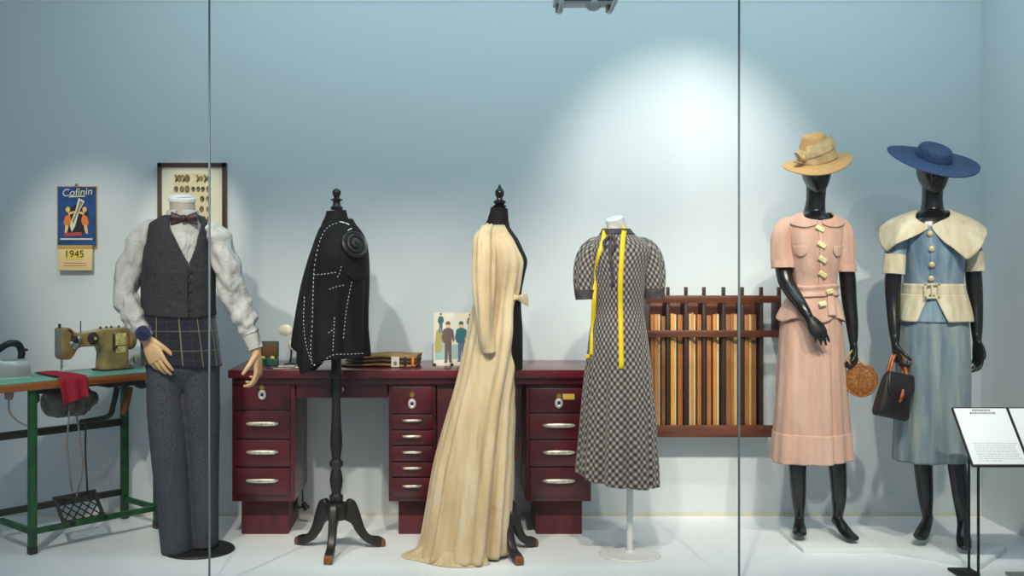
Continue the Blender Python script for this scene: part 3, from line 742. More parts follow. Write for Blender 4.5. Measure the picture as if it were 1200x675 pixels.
for si, sl in enumerate(slots):
    for qi, (a, b, ci, dz) in enumerate(sl):
        xa, xb = RX(a), RX(b); z1 = RZ(369+dz); z0 = RZ(503)+.001
        mb = MB().bx(-(xb-xa)/2+.0008, (xb-xa)/2-.0008, -.018, .018, 0, z1-z0)
        o = mb.build('wooden_slat', M['slat%d' % ci], None, bevel=.0015)
        o.location = ((xa+xb)/2, Yr+.045+.012*((qi*7+si*3) % 3-1), z0); o.rotation_euler = (0, 0, 0)
        pos = ('outer left' if qi == 0 else 'outer right' if qi == len(sl)-1 else ordn[qi]+' from left')
        tag(o, '%s wooden slat, %s in the %s slot of the wall rack' % (kindn[ci], pos, ordn[si]), 'slat', 'wooden slats standing in the wall rack')

# ================================================================== FRAMED BUTTONS
Yq = YW-.02
def QX(px): return X(px, Yq)
def QZ(py): return Z(py, Yq)
fr = thing('picture_frame', 'dark wood frame of button specimens hung behind the headless suited mannequin', 'frame', (QX(225), YW, QZ(335)))
O = Vector((QX(225), YW, QZ(335)))
def fp(name, mb, mt, par=fr, **k): return xf(mb, Matrix.Translation(-O)).build(name, M[mt], par, **k)
xa, xb, z1, z0 = QX(185), QX(265.5), QZ(191), QZ(330)
b = .02
fp('frame_moulding', MB().bx(xa, xb, Yq-.012, YW, z1-b, z1).bx(xa, xb, Yq-.012, YW, z0, z0+b).bx(xa, xa+b, Yq-.012, YW, z0, z1).bx(xb-b, xb, Yq-.012, YW, z0, z1), 'frame', bevel=.003)
fp('mount_board', MB().bx(xa+b, xb-b, Yq, YW, z0+b, z1-b), 'mount')
fp('specimen_card', MB().bx(QX(204), QX(246.5), Yq-.003, Yq, QZ(318), QZ(203)), 'card')
rnd = random.Random(3)
rowsb = [(209, [(206.5, 7), (210.5, 8), (215, 8), (219.5, 9), (231.5, 7), (236, 6), (240.5, 8), (245, 6)]), (221.5, [(206.5, 7), (213.5, 7), (219.5, 8), (226.5, 6), (232.5, 6), (238, 6), (244.5, 7)]), (233, [(237, 7), (244.5, 7)]), (245, [(236.5, 7), (244, 6)]), (256, [(239, 6), (244.5, 5)]), (268, [(232, 6), (238, 6), (244.5, 6)])]
for ry, its in rowsb:
    for k, (bx_, w) in enumerate(its):
        w_ = w*.42*Yq/FP*.8
        if ry == 209 and k % 2 == 0:
            mb = MB().tube([(QX(bx_-1), Yq-.006, QZ(ry-4)), (QX(bx_+1.4), Yq-.008, QZ(ry)), (QX(bx_-.6), Yq-.006, QZ(ry+4))], [.004, .006, .003], 8)
        else:
            mb = MB().lathe([(w_*.35, -.004), (w_, -.006), (w_*1.15, 0), (w_*.35, 0)], 12, (QX(bx_), Yq-.003, QZ(ry)), 'y', sy=1.35)
        fp('specimen_button', mb, 'specimen')

# ================================================================== WALL CALENDAR
Yk = YW-.004
def KX(px): return X(px, Yk)
def KZ(py): return Z(py, Yk)
ca = thing('wall_calendar', 'blue illustrated wall calendar with a tear-off pad, hung above the sewing machine', 'calendar', (KX(90), YW, KZ(318)))
O2 = Vector((KX(90), YW, KZ(318)))
def kp(name, mb, mt, par=ca, **k): return xf(mb, Matrix.Translation(-O2)).build(name, M[mt], par, **k)
bd = kp('poster_board', MB().bx(KX(67), KX(114), Yk-.003, YW, KZ(291), KZ(218)), 'pgold', bevel=.0015)
kp('printed_field', MB().bx(KX(68), KX(113), Yk-.004, Yk-.003, KZ(289), KZ(219)), 'pblue', bd)
def flat(poly, mt, y, nm): kp(nm, MB().prism([(KX(a), KZ(b_)) for a, b_ in poly], .0008, Matrix.Translation((0, Yk-.004-y, 0))), mt, bd, smooth=False)
flat([(91+13.5*math.cos(a)-4*math.sin(a)*.4, 258+19*math.sin(a)) for a in np.linspace(0, 2*PI, 26, endpoint=False)], 'pblack', .0006, 'printed_shadow')
flat([(92.5, 232), (99.5, 236), (93, 248), (88.5, 265), (84.5, 272), (82, 264), (89, 246)], 'pivory', .0014, 'printed_tube')
flat([(94, 235), (97.5, 237), (91, 250), (86.5, 262), (85, 260), (90.5, 247)], 'cord', .0019, 'printed_tube_stripe')
for fx, sgn in ((80, 1), (99.5, -1)):
    flat([(fx-3.5*sgn, 254), (fx+2*sgn, 251), (fx+4*sgn, 258), (fx+2.5*sgn, 264), (fx-5*sgn, 263)], 'porange', .0014, 'printed_dress')
    flat([(fx+2.6*math.cos(a), 245.5+3.2*math.sin(a)) for a in np.linspace(0, 2*PI, 14, endpoint=False)], 'pflesh' if sgn < 0 else 'pyellow', .0014, 'printed_head')
    flat([(fx, 249), (fx+9*sgn, 247), (fx+9*sgn, 249), (fx+1*sgn, 252)], 'pflesh', .0019, 'printed_arm')
    flat([(fx-3*sgn, 263), (fx+1*sgn, 263), (fx, 270), (fx-2*sgn, 274), (fx-4*sgn, 274)], 'pflesh', .0014, 'printed_leg')
flat([(76, 273), (96, 272), (96.5, 276), (75.5, 277)], 'pred', .0019, 'printed_base')
flat([(71, 279.3), (109, 279.3), (109, 281), (71, 281)], 'pivory', .0014, 'printed_line')
text_mesh('Cofinin', .052, 'lettering', M['pivory'], bd, Matrix.Translation(Vector((KX(90.5), Yk-.0055, KZ(225.5)))-O2) @ Matrix.Rotation(math.radians(-4), 4, 'Y') @ UP, shear=.2)
flat([(81, 230), (100, 229.3), (100, 230.6), (81, 231.3)], 'pivory', .0012, 'printed_underline')
pd = kp('tear_off_pad', MB().bx(KX(70), KX(110), Yk-.030, Yk-.003, KZ(317), KZ(289)), 'pad', bevel=.003)
kp('pad_binding', MB().bx(KX(70), KX(110), Yk-.032, Yk-.003, KZ(291.5), KZ(287.5)), 'pgold', pd, bevel=.001)
kp('pad_date_field', MB().bx(KX(79), KX(100), Yk-.0312, Yk-.030, KZ(304), KZ(292.5)), 'pyellow', pd)
text_mesh('1945', .05, 'lettering', M['pblack'], pd, Matrix.Translation(Vector((KX(89.5), Yk-.032, KZ(298)))-O2) @ UP)
for y_ in (308, 311): kp('pad_fine_print', MB().bx(KX(77), KX(103), Yk-.0308, Yk-.030, KZ(y_+.7), KZ(y_)), 'pred', pd)
kp('hanging_ring', MB().tube([(KX(88), Yk-.004, KZ(218.5)), (KX(90), Yk-.005, KZ(215.5)), (KX(92), Yk-.004, KZ(218.5))], [.003], 8), 'brass')
# ================================================================== HEADLESS MAN IN WAISTCOAT
L = Loc(233, 4.90)
mn = thing('mannequin', 'headless mannequin in grey waistcoat, bow tie and grey trousers on a dark round base', 'mannequin', L.loc())
MB().lathe([(0, 0), (.155, 0), (.157, .004), (.153, .010), (0, .011)], 48).build('base', M['blackm'], mn)
MB().tube([(L.x(244), .03, .008), (L.x(240), .02, .5)], [.014], 14, 1, smooth=False).build('support_rod', M['steel'], mn)
rows = [(246, 203, 226, .055), (251, 199, 229, .062), (256, 190, 236, .085), (263, 180, 243, .10), (275, 178, 243, .115), (290, 175.5, 245, .125), (320, 172, 247.5, .128), (345, 171, 247, .122), (368, 171.5, 248, .12), (400, 170, 253, .118), (430, 171, 257, .122)]
B = Body(sections(L, rows), 2.4, yaw=.42)
NKx = L.x(214)
nk = MB().tube([(NKx, .0, L.z(262)), (NKx, .0, L.z(245)), (L.x(213), 0, L.z(232))], [(.066, .066), (.056, .06), (.054, .058)], 28).build('neck', M['neck'], mn)
MB().lathe([(.0, .022), (.03, .02), (.05, .014), (.062, .002), (.062, -.012), (.0, -.012)], 32, (L.x(213), 0, L.z(233)), rot=Euler((math.radians(6), math.radians(3), 0)).to_matrix()).build('neck_cap', M['white'], nk)
def wr(p, f, a): return a*noise.noise(p*f)
sh = B.patch(MB(), -PI, PI, L.z(249), L.z(424), -.004, 64, 30, lambda t, z, v: .004*noise.noise(Vector((t*3, z*7, 1))), True)
shirt = sh.build('shirt', M['shirt'], mn, sharp=180)
cl = MB(); Bc = Body([(L.z(264), L.x(214), 0, .088, .09), (L.z(256), L.x(214), 0, .078, .078), (L.z(247), L.x(214), 0, .068, .068)], 2)
Bc.patch(cl, .18, 2*PI-.18, L.z(246.5), lambda t: L.z(256)-.016*max(0, math.cos(t-.18))**4, .0, 48, 6)
cl.build('shirt_collar', M['shirt'], shirt, solid=.003, sharp=180)
def sleeve(pts, rad, seed, amp=.010):
    off = Vector((seed*7.1, seed*3.3, 0))
    def w(f, an):
        k = min(1, f*6)*min(1, (1-f)*9)
        q = Vector((math.cos(an)*1.1, math.sin(an)*1.1, f*7))+off
        return k*(amp*1.5*noise.noise(q*1.3)+amp*1.5*math.sin(f*26+3*math.sin(an+seed))*noise.noise(q*.8+Vector((5, 1, 0)))+(amp*.7*math.sin(f*46+2*an) if f > .72 else 0))
    return MB().tube(pts, rad, 40, 70, wr=w)
s1 = sleeve([L.p(192, 266, .0), L.p(177, 271, .0), L.p(165, 287, -.005), L.p(153, 316, -.01), L.p(147, 345, -.03), L.p(156, 370, -.08), L.p(166, 387, -.11)], [(.02, .04), (.046, .062), (.058, .07), (.060, .068), (.054, .058), (.048, .05), (.036, .038)], 1).build('shirt_sleeve', M['shirt'], mn, sharp=180)
MB().tube([L.p(166, 385, -.11), L.p(171.5, 396, -.125)], [(.034, .036), (.033, .034)], 24, 2, smooth=False).build('cuff', M['shirt'], s1)
s2 = sleeve([L.p(232, 266, .0), L.p(247, 271, .0), L.p(258, 287, -.005), L.p(267, 316, -.01), L.p(275, 345, -.01), L.p(287, 376, -.015), L.p(294, 392, -.02)], [(.02, .04), (.046, .062), (.058, .07), (.060, .068), (.056, .058), (.048, .05), (.038, .04)], 2).build('shirt_sleeve', M['shirt'], mn, sharp=180)
MB().tube([L.p(293, 391, -.02), L.p(299.5, 409, -.026)], [(.038, .038), (.034, .034)], 24, 2, smooth=False).build('cuff', M['shirt'], s2)
# trousers
tr = MB()
Bh = Body(sections(L, [(418, 171, 256, .115), (428, 171.5, 257, .118), (440, 176, 253, .10), (456, 190, 240, .06)]), 2.5)
Bh.patch(tr, 0, 2*PI, L.z(418), L.z(456), 0, 40, 12, None, True, True)
def leg(cx, fw, yb, dy):
    pts = [L.p(cx[i], py, dy*min(1, i/2)) for i, py in enumerate((422, 475, 530, 590, yb))]
    tr.tube(pts, fw, 36, 40)
leg((194, 195, 198, 203, 208), [(.082, .105), (.083, .1), (.078, .088), (.072, .08), (.069, .085)], 646, -.03)
leg((236, 236, 237.5, 239, 240.5), [(.078, .105), (.08, .1), (.072, .085), (.064, .078), (.058, .08)], 639, .035)
tr.v = [(x, y-(.006*math.exp(-((x-L.x(204+6*((L.z(440)-z)/.8)))/.006)**2) if y < -.02 and z < L.z(470) else 0), z) for x, y, z in tr.v]
trs = tr.build('trousers', M['trousers'], mn, voxel=.006, vsm=3, sharp=180)
# tartan cloth round the hips
tb = B.patch(MB(), -PI, PI, L.z(362), lambda t: L.z(427)-.006*math.sin(t*2), .012, 80, 20, lambda t, z, v: .004*math.sin(t*7+z*9)*v, True)
tb.build('tartan_shirt_tail', M['tartan'], mn, solid=.004, sharp=180)
# waistcoat with V front
zv = L.z(306); zs0 = L.z(252.5); zh = L.z(369)
def va(v):
    z = zs0+(zh-zs0)*v
    return .012+(.62*((z-zv)/(zs0-zv))**.85 if z > zv else 0)
vs = B.patch(MB(), va, lambda v: 2*PI-va(v), zs0, lambda t: zh-(.010*max(0, math.cos(t))**6), .016, 100, 50, lambda t, z, v: .0035*noise.noise(Vector((t*2.6, z*11, 4)))*min(1, v*4))
vest = vs.build('waistcoat', M['vest'], mn, solid=.004, sharp=180)
for py in (318, 329, 340, 351, 361):
    z = L.z(py); n = B.normal(.03, z); MB().lathe([(0, .004), (.0065, .0035), (.0085, .001), (.008, -.003), (0, -.003)], 14).build('button', M['vestbtn'], vest, loc=B.pt(.03, z, .0185)).rotation_euler = n.to_track_quat('Z', 'Y').to_euler()
# bow tie
bt = MB(); bc = Vector((L.x(215.5, -.1), -.098, L.z(256, -.1)))
for s_ in (-1, 1):
    rows_ = []
    for i in range(9):
        f = i/8; hw = .009+.021*f**.8; dp_ = .009+.006*math.sin(f*PI)
        rows_.append([bc+Vector((s_*(.004+.052*f), -dp_*math.cos(a)*1.0-.004*math.sin(4*a)*f, hw*math.sin(a)*(1-.08*math.cos(a)))) for a in np.linspace(0, 2*PI, 20, endpoint=False)])
    bt.grid(rows_, None, True, True, True)
bo = bt.build('bow_tie', M['bow'], mn)
MB().tube([bc+Vector((0, -.008, -.014)), bc+Vector((0, -.012, 0)), bc+Vector((0, -.008, .014))], [(.010, .008), (.011, .010), (.010, .008)], 14).build('bow_knot', M['bow'], bo)
# hands
w1 = L.p(172, 397, -.126); h1 = MB()
hand(h1, w1, (.46, -.15, -.88), (.25, .95, .1), (.85, 0, .5), 1.08, (.2, .26, .34, .42), .7, .035, .45)
h1.tube([L.p(168, 389, -.115), w1], [.022, .024], 14, 2, smooth=False)
h1.build('hand', M['skin'], mn, voxel=.0027, vsm=2, sharp=180)
w2 = L.p(300.5, 411, -.026); h2 = MB()
hand(h2, w2, (.10, -.1, -1), (-.75, .1, -.25), (-.1, -1, 0), 1.08, (.5, .62, .7, .75), .55, .04)
h2.tube([L.p(297, 402, -.024), w2], [.022, .024], 14, 2, smooth=False)
h2.build('hand', M['skin'], mn, voxel=.0027, vsm=2, sharp=180)
# pincushion strapped at the wrist
pw = L.p(168, 390.5, -.165)
pn = thing('pincushion', 'round navy velvet pincushion strapped on the wrist of the suited mannequin', 'pincushion', (L.X+pw.x, L.Y+pw.y, pw.z))
MB().lathe([(0, -.022), (.02, -.021), (.031, -.013), (.034, 0), (.03, .010), (.026, .014), (0, .014)], 26, axis='y').build('cushion', M['navy'], pn)
R_ = Vector(L.p(171.5, 396, -.125)-L.p(166, 385, -.11)).to_track_quat('Z', 'Y').to_matrix()
MB().lathe([(.0372, -.006), (.0392, -.006), (.0392, .006), (.0372, .006), (.0372, -.006)], 32, L.p(168.3, 389.6, -.1165)-pw, rot=R_, cap=False).build('wrist_strap', M['navy'], pn)

# ================================================================== DRESS FORM STAND
def stand(root, L, prof, hub_y, foot_dirs):
    pole = MB().lathe([(hw/(FP/L.Y), L.z(py)) for py, hw in prof], 24, (0, 0, 0)).build('turned_pole', M['wooddark'], root)
    MB().lathe([(0, L.z(hub_y+20)), (.045, L.z(hub_y+19)), (.050, L.z(hub_y+14)), (.050, L.z(hub_y+2)), (.044, L.z(hub_y)), (.02, L.z(hub_y-1.5)), (0, L.z(hub_y-1.5))], 28).build('hub', M['wooddark'], root)
    up = catmull([(.035, .19, 0), (.058, .222, 0), (.085, .214, 0), (.107, .165, 0), (.13, .095, 0), (.16, .056, 0), (.205, .045, 0)], 26)
    lo = catmull([(.19, .004, 0), (.165, .013, 0), (.128, .035, 0), (.095, .075, 0), (.07, .115, 0), (.035, .135, 0)], 20)
    poly = [(p.x, p.y) for p in up]+[(.222, .035), (.228, .018), (.224, 0), (.2, 0)]+[(p.x, p.y) for p in lo]
    for fx, fy in foot_dirs:
        a = math.atan2(fy, fx); k = math.hypot(fx, fy)/.226
        mm = Matrix.Rotation(a, 4, 'Z') @ Matrix.Diagonal((k, 1, 1, 1))
        lg = MB().prism(poly, .034, mm).build('leg', M['wooddark'], root, bevel=.006, bseg=3)
        MB().prism([(.205, 0), (.227, 0), (.231, .018), (.225, .036), (.207, .040)], .0352, mm).build('toe_cap', M['footbrown'], lg, bevel=.004)
    return pole
def finial(root, L, cx, cy, prof):
    return MB().lathe([(hw/(FP/L.Y), L.z(py)) for py, hw in prof], 24, (L.x(cx), 0, 0)).build('finial', M['black'], root)

L = Loc(394, 4.89)
F1 = thing('dress_form', 'black tailor dummy on turned wooden tripod wearing an unfinished black jacket with white basting', 'dress form', L.loc())
stand(F1, L, [(400, 6), (432, 6), (436, 8), (441, 8), (443, 6), (452, 6.5), (457, 7.2), (461, 6.5), (463, 5), (475, 5), (500, 6), (512, 7), (522, 7), (533, 5.5), (538, 5), (541, 8), (545, 8), (549, 5), (556, 7), (563, 7.8), (572, 6.5), (578, 5.2), (581, 8.2), (585, 8.2), (588, 7)], 589, [(-.19, .12), (.205, .085), (-.012, -.226)])
finial(F1, L, 394.5, 232, [(246, 7), (243, 7.5), (241, 5), (239, 4.5), (236, 4.5), (235, 7), (233.5, 7), (232.5, 4), (231, 3.2), (229, 4.4), (226, 5.3), (223.5, 4.8), (221.5, 2.6), (220.8, .2)])
rows = [(252, 382, 409, .055), (258, 379.5, 413, .068), (263, 377, 416, .09), (269, 375, 421, .125), (277, 372, 426, .16), (288, 368, 429.5, .182), (302, 363, 431, .188), (322, 357.5, 431.5, .178), (345, 353, 431, .17), (366, 350, 430, .17), (392, 347.5, 430, .178), (418, 346, 431, .184), (436, 345, 431, .186)]
J = Body(sections(L, rows), 2.25)
fb = MB(); J.patch(fb, 0, 2*PI, L.z(254), L.z(408), -.014, 48, 30, None, True, True)
fb.build('torso', M['formcloth'], F1, sharp=60)
nb = Body(sections(L, [(246, 382.5, 405.5, .045), (252, 381.5, 407, .048), (262, 377, 411, .06), (272, 374, 414, .075)]), 2)
n_ = nb.patch(MB(), 0, 2*PI, lambda t: L.z(246)-.010*(-math.sin(t)*.5+.5)*.6, L.z(272), 0, 36, 10, None, True, True).build('neck_block', M['formcloth'], F1, sharp=50)
zt_ = L.z(255.5)
def jt(t):
    q = (t+PI/2) % (2*PI); q = min(q, 2*PI-q)          # angle from the front opening (image left)
    return L.z(256.5)-.06*max(0, 1-q/1.3)**1.2
def jb(t):
    q = ((t+PI) % (2*PI))-PI
    if q < -PI/2: q2 = -PI-q; far = True
    else: q2 = q; far = False
    bump = math.exp(-((q2+.62)/.34)**2)
    cut = max(0, (-q2-1.0)/.5)
    return L.z(417)-.062*bump+.05*cut-(.02 if far and q2 < -.3 else 0)
def jfold(t, z, v): return (.010*math.sin(t*8+1.0)+.006*math.sin(t*15+z*5))*v**1.6+.003*noise.noise(Vector((t*2, z*6, 2)))
jk = J.patch(MB(), -PI/2+.12, 3*PI/2-.12, jt, jb, .004, 140, 70, jfold)
jacket = jk.build('unfinished_jacket', M['jacket'], F1, solid=.004, sharp=180)
# armhole opening and its wooden cap
th0 = .62; zc = L.z(292)
ah = MB(); rows_ = []
for i in range(9):
    f = i/8; r = []
    for a in np.linspace(0, 2*PI, 36, endpoint=False):
        r.append(J.pt(th0+.2+f*.66*math.cos(a), zc-.035+f*(.105 if math.sin(a) < 0 else .088)*math.sin(a), .011-.003*f))
    rows_.append(r)
ah.grid(rows_, None, True, False, False).build('armhole', M['formcloth'], F1, solid=.003, sharp=180)
n = J.normal(th0*.7, L.z(284)); c = J.pt(th0, L.z(287), .012)
Rq = n.to_track_quat('Z', 'Y').to_matrix()
ac = MB().lathe([(.055, -.02), (.056, .004), (.050, .010), (.044, .006), (.041, .006), (.038, .014), (.032, .016), (.028, .010), (.025, .010), (.021, .019), (.010, .022), (.007, .028), (0, .029)], 36, c, rot=Rq @ Matrix.Diagonal((1.1, 1.1, 1))).build('arm_cap', M['wooddark'], F1)
# white basting stitches laid on the jacket
jb_ = bvh_of(jacket)
def stitches(paths, dash=1.5, gap=2.4, w=.0011):
    mb = MB()
    for pth in paths:
        P2 = catmull([(x, y, 0) for x, y in pth], 200); acc = 0; st = [P2[0]]; on = True
        for k in range(1, len(P2)):
            sg = (P2[k]-P2[k-1]).length; acc += sg
            if on: st.append(P2[k])
            if acc >= (dash if on else gap):
                if on and len(st) > 1:
                    hits = [cam_cast([jb_], q.x, q.y) for q in (st[0], st[len(st)//2], st[-1])]
                    if all(hits): mb.tube([h[0]+h[1]*(.0012*(1 if h[1].y < 0 else -1))-Vector(L.loc()) for h in hits], [w], 6, 2)
                acc = 0; on = not on; st = [P2[k]]
    return mb
pths = [[(399, 260), (385, 266), (376, 280), (369, 310), (367, 345), (366, 380), (364, 410), (366, 427)],
        [(368, 322), (380, 321), (394, 319)], [(400, 312), (398, 320), (394, 327)],
        [(386, 339), (394, 336), (403, 334)], [(357, 348), (356, 380), (359, 405), (365, 425)], [(413, 326), (409, 345), (405, 370), (402, 400)],
        [(392, 372), (391, 395), (390, 412)], [(385, 390), (391, 386)], [(368, 428), (378, 424), (390, 416), (408, 415), (428, 414)], [(365, 425), (372, 430)]]
stitches(pths).build('basting_stitches', M['thread'], jacket)
stitches([[(399, 260), (408, 263), (413, 268)], [(412, 268), (406, 271)], [(412, 326), (420, 324)]], 5, .8, .0021).build('basting_stitches', M['thread'], jacket)

# ================================================================== ROBE ON ITS FORM
L = Loc(586, 4.87)
F2 = thing('dress_form', 'black dummy turned sideways on tripod, draped in a long trailing cream robe', 'dress form', L.loc())
stand(F2, L, [(425, 6), (440, 7), (452, 6), (470, 5), (505, 6.5), (520, 7), (538, 5), (541, 8), (546, 8), (550, 5), (563, 7.5), (578, 5.5), (582, 8), (588, 7)], 589, [(.075, -.215), (.165, .10), (-.22, .07)])
finial(F2, L, 585.5, 0, [(246, 5), (244, 7), (241, 8), (239.5, 5), (238, 7.2), (235.5, 7.2), (234, 4), (232, 3.4), (229, 5.2), (225, 5.6), (222, 4), (220, 1.8), (218, 1.8), (216.5, .6), (216, .1)])
rows = [(258, 571, 597, .05), (265, 566, 598, .065), (270, 563, 601, .10), (280, 561, 608, .14), (293, 561, 614, .155), (306, 562, 619, .155), (322, 564, 616, .145), (345, 566, 612, .13), (365, 563, 612, .14), (390, 561, 613.5, .14), (432, 562, 613.5, .125)]
T2 = Body(sections(L, rows), 2.1)
T2.patch(MB(), 0, 2*PI, L.z(258), L.z(432), -.004, 48, 40, None, True, True).build('torso', M['formcloth'], F2, sharp=60)
nb = Body(sections(L, [(242.5, 575.5, 595, .042), (250, 573.5, 595.5, .046), (258, 571, 596, .052), (268, 566, 598, .07)]), 2)
nb.patch(MB(), 0, 2*PI, lambda t: L.z(242.5)-.008*(math.sin(t)*.5+.5), L.z(268), 0, 36, 10, None, True, True).build('neck_block', M['formcloth'], F2, sharp=50)
rows = [(262, 566, 598, .07), (270, 563, 602, .105), (280, 561, 609, .145), (293, 560, 615, .16), (306, 560, 620, .16), (322, 561, 617, .15), (345, 560, 613, .138), (365, 555, 613, .148), (390, 549, 613.5, .165), (430, 541, 608, .17), (460, 533, 603, .175), (500, 522, 601, .185), (550, 510, 598.5, .198), (600, 502, 595, .213), (640, 494, 593, .225), (649, 489, 590, .228)]
RB = Body(sections(L, rows), 2.1)
bz = [L.z(655), L.z(600), L.z(500), L.z(440), L.z(400), L.z(362), L.z(340), L.z(306), L.z(275), L.z(262)]
bt_ = [1.5, 1.5, 1.4, .95, .58, .52, .76, .70, .55, .40]
zt0, zb0 = L.z(264), .006
def rb(v): return pchip(bz, bt_, zt0+(zb0-zt0)*v)
def rfold(t, z, v):
    k = max(0, (v-.18))**1.2
    return k*(.022*math.sin(t*6.3+.6)+.012*math.sin(t*13+1.5+v*2)+.006*math.sin(t*25)-.030*math.exp(-((t-.62)/.09)**2)-.012*math.exp(-((t+.75)/.06)**2))+.004*math.sin(t*17+1)*min(1, v*6)+.004*noise.noise(Vector((t*2.5, z*5, 8)))
rb_ = RB.patch(MB(), lambda v: -4.1, rb, zt0, lambda t: zb0+.010*max(0, t)**2, .006, 150, 90, rfold)
robe = rb_.build('long_robe', M['robe'], F2, solid=.003, sharp=180)
# trailing hem lying on the floor
rows_ = []
for i in range(20):
    f = i/19; r = []
    for j in range(30):
        q = j/29; t = -2.3+2.9*q
        p = RB.pt(t, zb0+.002, .0)
        ext = (.010+.055*math.exp(-((t+1.35)/.28)**2)+.02*math.exp(-((t+1.25)/.5)**2)+.014*math.exp(-((t+.2)/.8)**2))*f
        d = Vector((math.sin(t), -math.cos(t), 0))
        hgt = .05*(1-f)**2.2+.0035+.006*math.sin(t*9)**2*math.sin(f*PI)
        p = p+d*(ext-.02*(1-f)); p.z = hgt; r.append(p)
    rows_.append(r)
MB().grid(rows_).build('train', M['robe'], robe, solid=.002, sharp=180)
sl = MB().tube([L.p(573, 268, -.07), L.p(568, 282, -.13), L.p(567.5, 305, -.165), L.p(567, 350, -.185), L.p(569.5, 390, -.185), L.p(573, 413, -.175)], [(.022, .03), (.044, .04), (.048, .046), (.042, .043), (.033, .036), (.026, .03)], 40, 60,
    wr=lambda f, a: (.0075*math.sin(a*7+2)*max(0, 1-abs(f-.25)*1.6)+.004*math.sin(f*16+a*2)*(f > .4)*f))
sl.build('robe_sleeve', M['robe'], robe, sharp=180)
bw = MB(); bc = L.p(606, 349, -.118)
for sx_, ln, dz, dy in ((-1, .030, .006, .0), (1, .046, -.004, .05), (1, .052, -.018, .06)):
    rows_ = []
    for i in range(8):
        f = i/7
        rows_.append([bc+Vector((sx_*ln*f, dy*f-.010*math.cos(a)-.004, dz*f+(.010+.016*f)*math.sin(a)+.004*f*math.sin(3*a))) for a in np.linspace(0, 2*PI, 16, endpoint=False)])
    bw.grid(rows_, None, True, True, True)
bw.build('tie_belt_bow', M['robe'], robe)

# ================================================================== CHECKED DRESS
L = Loc(738, 4.83)
F3 = thing('dress_stand', 'dark checked short-sleeved dress on a headless form with a white pole and round base', 'dress form', L.loc())
MB().lathe([(0, 0), (.132, 0), (.134, .004), (.130, .009), (0, .010)], 48).build('base', M['white'], F3)
MB().lathe([(.0135, .008), (.0135, .5), (0, .5)], 20).lathe([(.024, .009), (.022, .016), (.0135, .02)], 20, cap=False).build('pole', M['white'], F3)
rows = [(268, 707, 737, .058), (274, 704, 742, .066), (279, 697, 750, .085), (285, 691, 759, .105), (294, 688, 764, .118), (307, 691, 759, .128), (325, 695, 755, .13), (345, 696, 754, .12), (361, 696.5, 753, .115), (380, 693, 756, .128), (410, 690, 759.5, .145), (450, 686.5, 762.5, .155), (500, 683.5, 765, .165), (540, 681, 766.5, .17), (572, 679.5, 767.5, .172)]
D = Body(sections(L, rows), 2.3, yaw=-.34)
hem = lambda t: L.z(561)+.022*-math.sin(t)
def dfold(t, z, v):
    k = max(0, v-.36)/.64
    return k**.9*(.016*math.sin(t*9+.4)+.008*math.sin(t*19+2))+.003*noise.noise(Vector((t*3, z*9, 3)))+(.0025*math.sin(t*60)*max(0, math.cos(t))**3 if .08 < v < .3 else 0)
dr = D.patch(MB(), -PI, PI, L.z(271), hem, 0, 160, 110, dfold, True)
dsl = []
dress = dr.build('checked_dress', M['lattice'], F3, solid=.003, sharp=180)
Rn = Euler((math.radians(14), math.radians(-16), 0)).to_matrix()
MB().tube([L.p(716, 282, 0), L.p(718, 268, 0)], [.042, .041], 32, 2, smooth=False).lathe([(.041, -.055), (.0405, .0), (.037, .003), (0, .003)], 32, L.p(720, 256, 0), rot=Rn).build('neck_stub', M['white'], F3)
for pts, rad, cf in (([L.p(711, 287, 0), L.p(698, 289, 0), L.p(689, 302, -.01), L.p(685, 322, -.02), L.p(686, 346, -.03)], [(.02, .03), (.040, .05), (.048, .06), (.045, .058), (.042, .05)], [L.p(686, 340, -.03), L.p(686.5, 351, -.032)]),
                    ([L.p(740, 287, 0), L.p(753, 289, 0), L.p(762.5, 302, -.01), L.p(767, 322, -.02), L.p(767, 345, -.03)], [(.02, .03), (.040, .05), (.048, .06), (.045, .058), (.042, .05)], [L.p(766.5, 338, -.03), L.p(767, 350, -.032)])):
    sv = MB().tube(pts, rad, 36, 40, wr=lambda f, a: .004*math.sin(a*6+f*4)).build('dress_sleeve', M['lattice'], dress, sharp=180); dsl.append(sv)
    MB().tube(cf, [(.046, .054), (.045, .053)], 32, 2, smooth=False).build('sleeve_cuff', M['cuffprint'], sv); dsl.append(C.objects[len(C.objects)-1])
D.patch(MB(), -PI, PI, L.z(268), L.z(274.5), .005, 60, 5, None, True).build('dress_collar', M['cuffprint'], dress, solid=.003, sharp=180)
D.patch(MB(), -.055, .055, L.z(277), L.z(335), .006, 4, 30).build('placket', M['cuffprint'], dress, solid=.002, sharp=180)
MB().tube([D.pt(-.06, L.z(277), .014), D.pt(-.2, L.z(284), .016), D.pt(-.1, L.z(290), .014)], [.006, .007, .003], 8).tube([D.pt(.06, L.z(277), .014), D.pt(.16, L.z(285), .016), D.pt(.05, L.z(297), .014)], [.006, .006, .003], 8).build('neck_tie', M['cuffprint'], dress)
